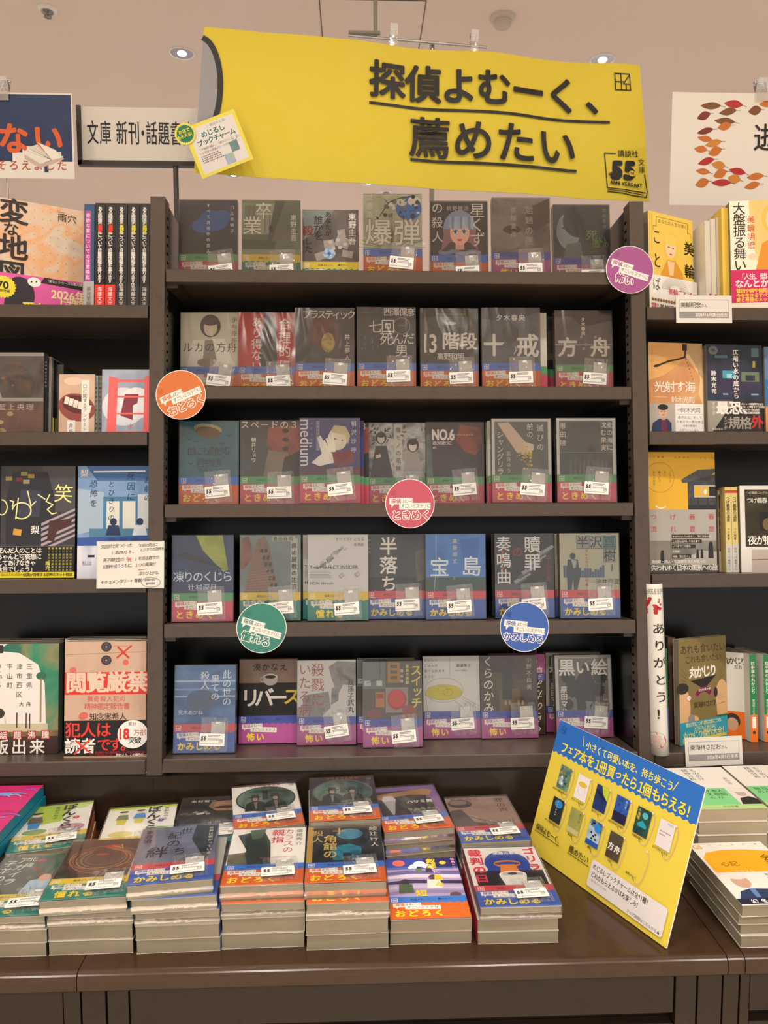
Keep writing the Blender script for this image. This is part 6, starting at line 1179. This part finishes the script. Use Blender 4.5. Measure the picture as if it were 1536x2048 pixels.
def clip(p, rot, lab, sc=1.0):
    t = thing('clear_clip', lab, 'clip', Matrix.Translation(p) @ Matrix.Rotation(math.radians(rot), 4, 'Z') @ Matrix.Scale(sc, 4), 'clear plastic clips holding signs')
    for sg in (-1, 1):
        s = Solid(); s.prism([(sg*.003, -.012), (sg*.0055, -.012), (sg*.006, .004), (sg*.011, .026), (sg*.009, .027), (sg*.003, .006)], -.008, .008, CLEAR); link('jaw', s.build('jaw'), t)
    s = Solid(); s.tube((-.009, 0, .004), (.009, 0, .004), .0032, mat('a9aaa6', .3, .5, .8)); link('spring', s.build('spring'), t)
clip(on_y(787, 78, .40)+Vector((0, 0, 0)), 6, 'clear plastic clip at the middle of the banner top'); clip(on_y(948, 90, .415), 6, 'clear plastic clip right of middle on the banner top')
# small promotional card clipped on the banner
c = on_y(436, 288, .33); wv = Matrix.Translation(c) @ Matrix.Rotation(math.radians(-21.5), 4, 'Y') @ Matrix.Translation((0, 0, -.0515))
def mini(a):
    a.rect(0, 0, 110, 103, 'ece25a'); a.rect(8, 7, 95, 90, 'e6e2de'); a.text(103-56, 9, 6, '\u005c講談社文庫/', '6a8a80', gap=6.4); a.text(30, 18, 13, 'めじるし', '1f6a5c', b=.04, gap=12.4); a.text(16, 32, 13, 'ブックチャーム', '1f6a5c', b=.04, gap=11.4)
    for i, t_ in enumerate(('『十角館の殺人』『凍りのくじら』など', '10冊分＋探偵よむーくの全11種')): a.text(14, 48+i*7, 5.4, t_, '5a5450', gap=4.9)
    a.scrib(14, 63, 46, 16, '8a8480', 4, 3); a.rect(76, 56, 17, 20, noise_mat(['5a7a78', '7a9a9c'], 60, 3)); a.rect(58, 76, 19, 20, noise_mat(['8fa8cc', 'a9bcd8', 'b0c48a'], 60, 4)); a.ring(90, 48, 6, 8, .8, 'a09a98')
cd = card(wv, 110, 103, 'small yellow bordered card with a green burst pinned on the banner', 'card', mini, 'small_card', 'f0e8b0')
a = Art(44, 44, lambda x, y, z: (x-.055-.020, -.0022-z*1.5, y+.103-.0335)); a.ell(22, 22, 21, 21, 'ece25a'); a.star(22, 22, 18, 16, 26, '1f7a5c'); a.text(22, 12, 8, 'お店で', 'e8e03c', anc='c', b=.05, gap=8); a.text(22, 21, 8, 'もらえる!', 'e8e03c', anc='c', b=.05, gap=7.2); link('burst_badge', a.build('burst_badge'), cd)

# ------------------------------------------------------------------ shelf sign on its pole, side posters
sg = thing('category_sign', 'white category sign in a dark frame on a pole left of the banner', 'sign', Matrix.Identity(4))
p0, p1 = on_y(154, 214, .395), on_y(166, 331, .395); x0, zt_, zb_ = p0.x, p0.z, p1.z; x1 = x0+.42; FRM = mat('3a3430', .4)
s = Solid(); s.box(x0+.004, x1, .393, .397, zb_+.006, zt_, 'd9d5cc'); link('board', s.build('board'), sg)
s = Solid(); s.box(x0, x0+.0085, .388, .402, zb_, zt_+.001, FRM); s.box(x0, x1, .388, .402, zb_-.001, zb_+.0085, FRM); link('frame', s.build('frame'), sg)
a = Art(410, 110, lambda x, y, z: (x0+.010+x, (.3928-z), zb_+.0085+y))
def stext(x, y, sz, st, sx, gap): a.text(x, y, sz, st, '1c1a1c', sx=sx, gap=gap, b=.008, res=4)
stext(9, 28, 50, '文庫', .48, 25.5); stext(68, 28, 50, '新刊', .48, 25); stext(111, 28, 50, '・', .48, 25); stext(129, 28, 50, '話題書', .48, 25); a.line([(217, 30), (206, 78)], 1.4, '1c1a1c'); stext(222, 28, 50, 'Ｎｅｗ', .48, 24)
link('lettering', a.build('lettering'), sg)
px_ = on_y(352, 360, .395).x; s = Solid(); s.tube((px_, .395, 0), (px_, .395, zb_+.002), .0055, mat('4a443f', .35, .5)); link('pole', s.build('pole'), sg)
def stand_poster(x0, x1, z0, z1, y, lab, draw, clipx, col):
    w, h = (x1-x0)*1000, (z1-z0)*1000
    t = thing('poster', lab, 'poster', Matrix.Translation((x0, y, z0))); s = Solid(); s.box(0, x1-x0, 0, .001, 0, z1-z0, 'e4e0d6'); link('sheet', s.build('sheet'), t)
    a = Art(w, h, lambda x, y_, z: (x, -.0003-z, y_)); draw(a, w, h); link('print', a.build('print'), t)
    r_ = thing('clip_stand', col, 'stand', Matrix.Translation((clipx, y+.006, 0))); s = Solid(); s.tube((0, 0, 0), (0, 0, z1+.012), .002, CLEAR); link('rod', s.build('rod'), r_)
    for sg_ in (-1, 1):
        s = Solid(); s.prism([(-.006+sg_*.0015, z1-.016), (-.006+sg_*.0035, z1-.016), (-.006+sg_*.004, z1+.004), (-.006+sg_*.012, z1+.026), (-.006+sg_*.009, z1+.027), (-.006+sg_*.0015, z1+.006)], -.013, .013, CLEAR); link('jaw', s.build('jaw'), r_)
pr, pb_ = on_y(141, 187, .34), on_y(142, 358, .34)
def dblue(a, w, h):
    e = 3; a.rect(0, e, w-e, h*.80, noise_mat(['222c52', '263a5e', '242f58'], 5, 91)); 
    f = lambda x: w-157+x
    for x, y, ww, hh in ((f(36), h-50, 30, 20), (f(56), h-62, 46, 30)): a.rect(x, y, ww, hh, 'e4e0d6')
    a.rect(0, h-33, w, 33, 'e4e0d6'); a.rect(f(98), h-46, 8, 34, '263a5e'); a.rect(f(112), h-52, 20, 24, 'e4e0d6')
    a.text(f(8), 56, 62, 'ない', 'd8602c', b=.045, gap=68); a.text(f(-52), 56, 62, 'け', 'd8602c', b=.045)
    a.text(f(4), h-36, 21, 'そろえました', 'b8503c', gap=23.6, b=.015)
    b0 = (f(60), h-62)
    for pts, m in (((( 0, 16), (30, 34), (74, 20), (78, 24), (30, 42), (0, 24)), 'c8b0a8'), (((0, 14), (8, 4), (52, 26), (30, 34)), 'e6e0d4'), (((8, 2), (26, -4), (54, 26)), 'dcd6c8'), (((26, -8), (60, 6), (76, 20), (54, 26)), 'ece6da')): a.poly([(b0[0]+x, b0[1]+y) for x, y in pts], m)
    for q in range(4): a.line([(b0[0]+4+q*7, b0[1]+8-q*3), (b0[0]+53, b0[1]+26)], .4, '8a7a74')
stand_poster(pr.x-.42, pr.x+.003, pb_.z, pr.z, .34, 'dark blue poster with orange lettering and a drawn open book', dblue, on_y(5, 190, .34).x, 'clear clip stand holding the dark blue poster')
pl_, pb2 = on_y(1345, 184, .34), on_y(1348, 410, .34)
def leaves(a, w, h):
    sc = .995
    pal = {'b': '7a4a2a', 'r': 'b02828', 'o': 'c4702a', 'd': '7a2c22', 'y': 'c88432'}
    L_ = [(80, 26, 22, 7, 0, 'b'), (127, 22, 20, 8, -6, 'r'), (116, 37, 19, 7, 10, 'b'), (66, 46, 15, 8, 20, 'd'), (110, 56, 22, 7, -4, 'b'), (110, 66, 15, 8, 12, 'o'), (70, 76, 18, 6, 14, 'd'), (70, 91, 16, 6, -10, 'o'), (88, 100, 18, 7, 14, 'y'), (62, 112, 14, 7, -6, 'o'), (92, 116, 15, 9, 20, 'o'), (74, 136, 18, 7, 16, 'r'), (100, 143, 15, 8, -10, 'y'), (68, 156, 15, 6, -8, 'o'), (104, 160, 15, 9, 20, 'o'), (67, 179, 15, 9, 16, 'o'), (140, 155, 18, 7, -12, 'r'), (134, 170, 14, 9, -10, 'y'), (107, 178, 21, 7, 0, 'r'), (178, 165, 18, 7, 6, 'o'), (172, 183, 17, 7, 14, 'o'), (172, 34, 14, 9, 10, 'b'), (200, 20, 20, 7, 4, 'o'), (230, 30, 18, 7, -10, 'r')]
    for x, y, rx, ry, r_, m in L_:
        pts = [(x+rx*t_, y-ry*(1-t_*t_)*(1+.3*t_)) for t_ in [q/8-1 for q in range(17)]]+[(x+rx*t_, y+ry*(1-t_*t_)) for t_ in [1-q/8 for q in range(1, 16)]]
        pts = [a.rotp(p, (x, y), r_) for p in pts]; a.poly(pts, pal[m]); a.line([a.rotp((x+rx*.9, y), (x, y), r_), a.rotp((x+rx*1.4, y+2), (x, y), r_)], .8, '6a5a4a')
    a.text(170, 58, 58, '逝去', '1e1a1c', gap=60, b=.01)
stand_poster(pl_.x, pl_.x+.46, pb2.z, pl_.z, .34, 'white poster bordered with autumn leaves at the right edge', leaves, on_y(1524, 165, .34).x, 'clear clip stand holding the autumn leaf poster')

# ------------------------------------------------------------------ ceiling fittings
TRIM = mat('e6dfd6', .35); REFL = mat('c8c8cc', .12, .5, 1.0); LENS = mat('fff6e8', .4, emit=14.0); LENSD = mat('fff6e8', .4, emit=3.0)
def downlight(x, y, lab, r=.055, lens=None, group='round ceiling downlights'):
    t = thing('ceiling_downlight', lab, 'ceiling light', Matrix.Translation((x, y, CEIL)), group)
    s = Solid(); s.lathe([(r*.82, -.0005), (r*.86, -.004), (r, -.003), (r, 0)], TRIM, None, 40); link('trim_ring', s.build('trim_ring'), t)
    s = Solid(); s.lathe([(r*.83, -.002), (r*.72, -.0009), (r*.5, -.0006), (0.001, -.0004)], REFL, None, 24, False); link('reflector', s.build('reflector'), t)
    s = Solid(); s.lathe([(r*.36, -.001), (r*.3, -.006), (0.001, -.008)], lens or LENS, None, 20); link('lamp_lens', s.build('lamp_lens'), t)
for px, py, w_ in ((364, 106, 'left of the banner top'), (1205, 119, 'just above the banner right end'), (467, 349, 'under the banner left end'), (738, 365, 'under the banner middle')):
    p = on_z(px, py, CEIL); downlight(p.x, p.y, f'round ceiling downlight {w_}')
p = on_z(772, 386, CEIL); downlight(p.x, p.y, 'dim brownish ceiling downlight just above the splashed cover book', .06, mat('b08a5c', .5))
for i, (x, y) in enumerate([(-1.15, -.85), (-.35, -.85), (.45, -.85), (1.25, -.85)]): downlight(x, y, f'aisle ceiling downlight, {ORD[i]} from the left in front of the shelves', group='aisle downlights')
p = on_z(1005, 35, CEIL); t = thing('smoke_detector', 'round white smoke detector on the ceiling above the banner', 'smoke detector', Matrix.Translation((p.x, p.y, CEIL)))
s = Solid(); s.lathe([(.048, 0), (.048, -.006), (.042, -.012), (.034, -.014)], mat('c9bcae', .5), None, 40); link('base', s.build('base'), t)
s = Solid(); s.lathe([(.032, -.012), (.032, -.030), (.026, -.036), (.001, -.037)], mat('c4b7a8', .5), None, 40); link('sensor_cap', s.build('sensor_cap'), t)
p = on_z(95, 18, CEIL); t = thing('sprinkler_head', 'small white sprinkler head on the ceiling at the upper left', 'sprinkler', Matrix.Translation((p.x, p.y, CEIL)))
s = Solid(); s.lathe([(.036, 0), (.036, -.004), (.026, -.010)], TRIM, None, 36); link('escutcheon', s.build('escutcheon'), t)
s = Solid(); s.lathe([(.022, -.008), (.02, -.014), (.008, -.018), (.007, -.026), (.014, -.027), (.014, -.029), (.001, -.03)], mat('8a8682', .3, .5, .7), None, 24); link('nozzle', s.build('nozzle'), t)
p0, p1 = on_z(640, 0, CEIL), on_z(851, 2, CEIL); t = thing('ceiling_hatch', 'square access hatch in the ceiling above the banner', 'hatch', Matrix.Translation((0, 0, CEIL)))
HX0, HX1, HY0, HY1 = p0.x, p1.x, p1.y, p1.y+.42; g_ = mat('6a5f55', .6)
s = Solid(); s.box(HX0, HX1, HY0, HY1, -.0015, 0, ceil_m); link('panel', s.build('panel'), t)
for x0_, x1_, y0_, y1_ in ((HX0-.004, HX0, HY0, HY1), (HX1, HX1+.004, HY0, HY1), (HX0-.004, HX1+.004, HY0-.005, HY0), (HX0-.004, HX1+.004, HY1, HY1+.005)):
    s = Solid(); s.box(x0_, x1_, y0_, y1_, -.002, 0, g_); link('frame_edge', s.build('frame_edge'), t)
bpy.data.objects.remove(_to)
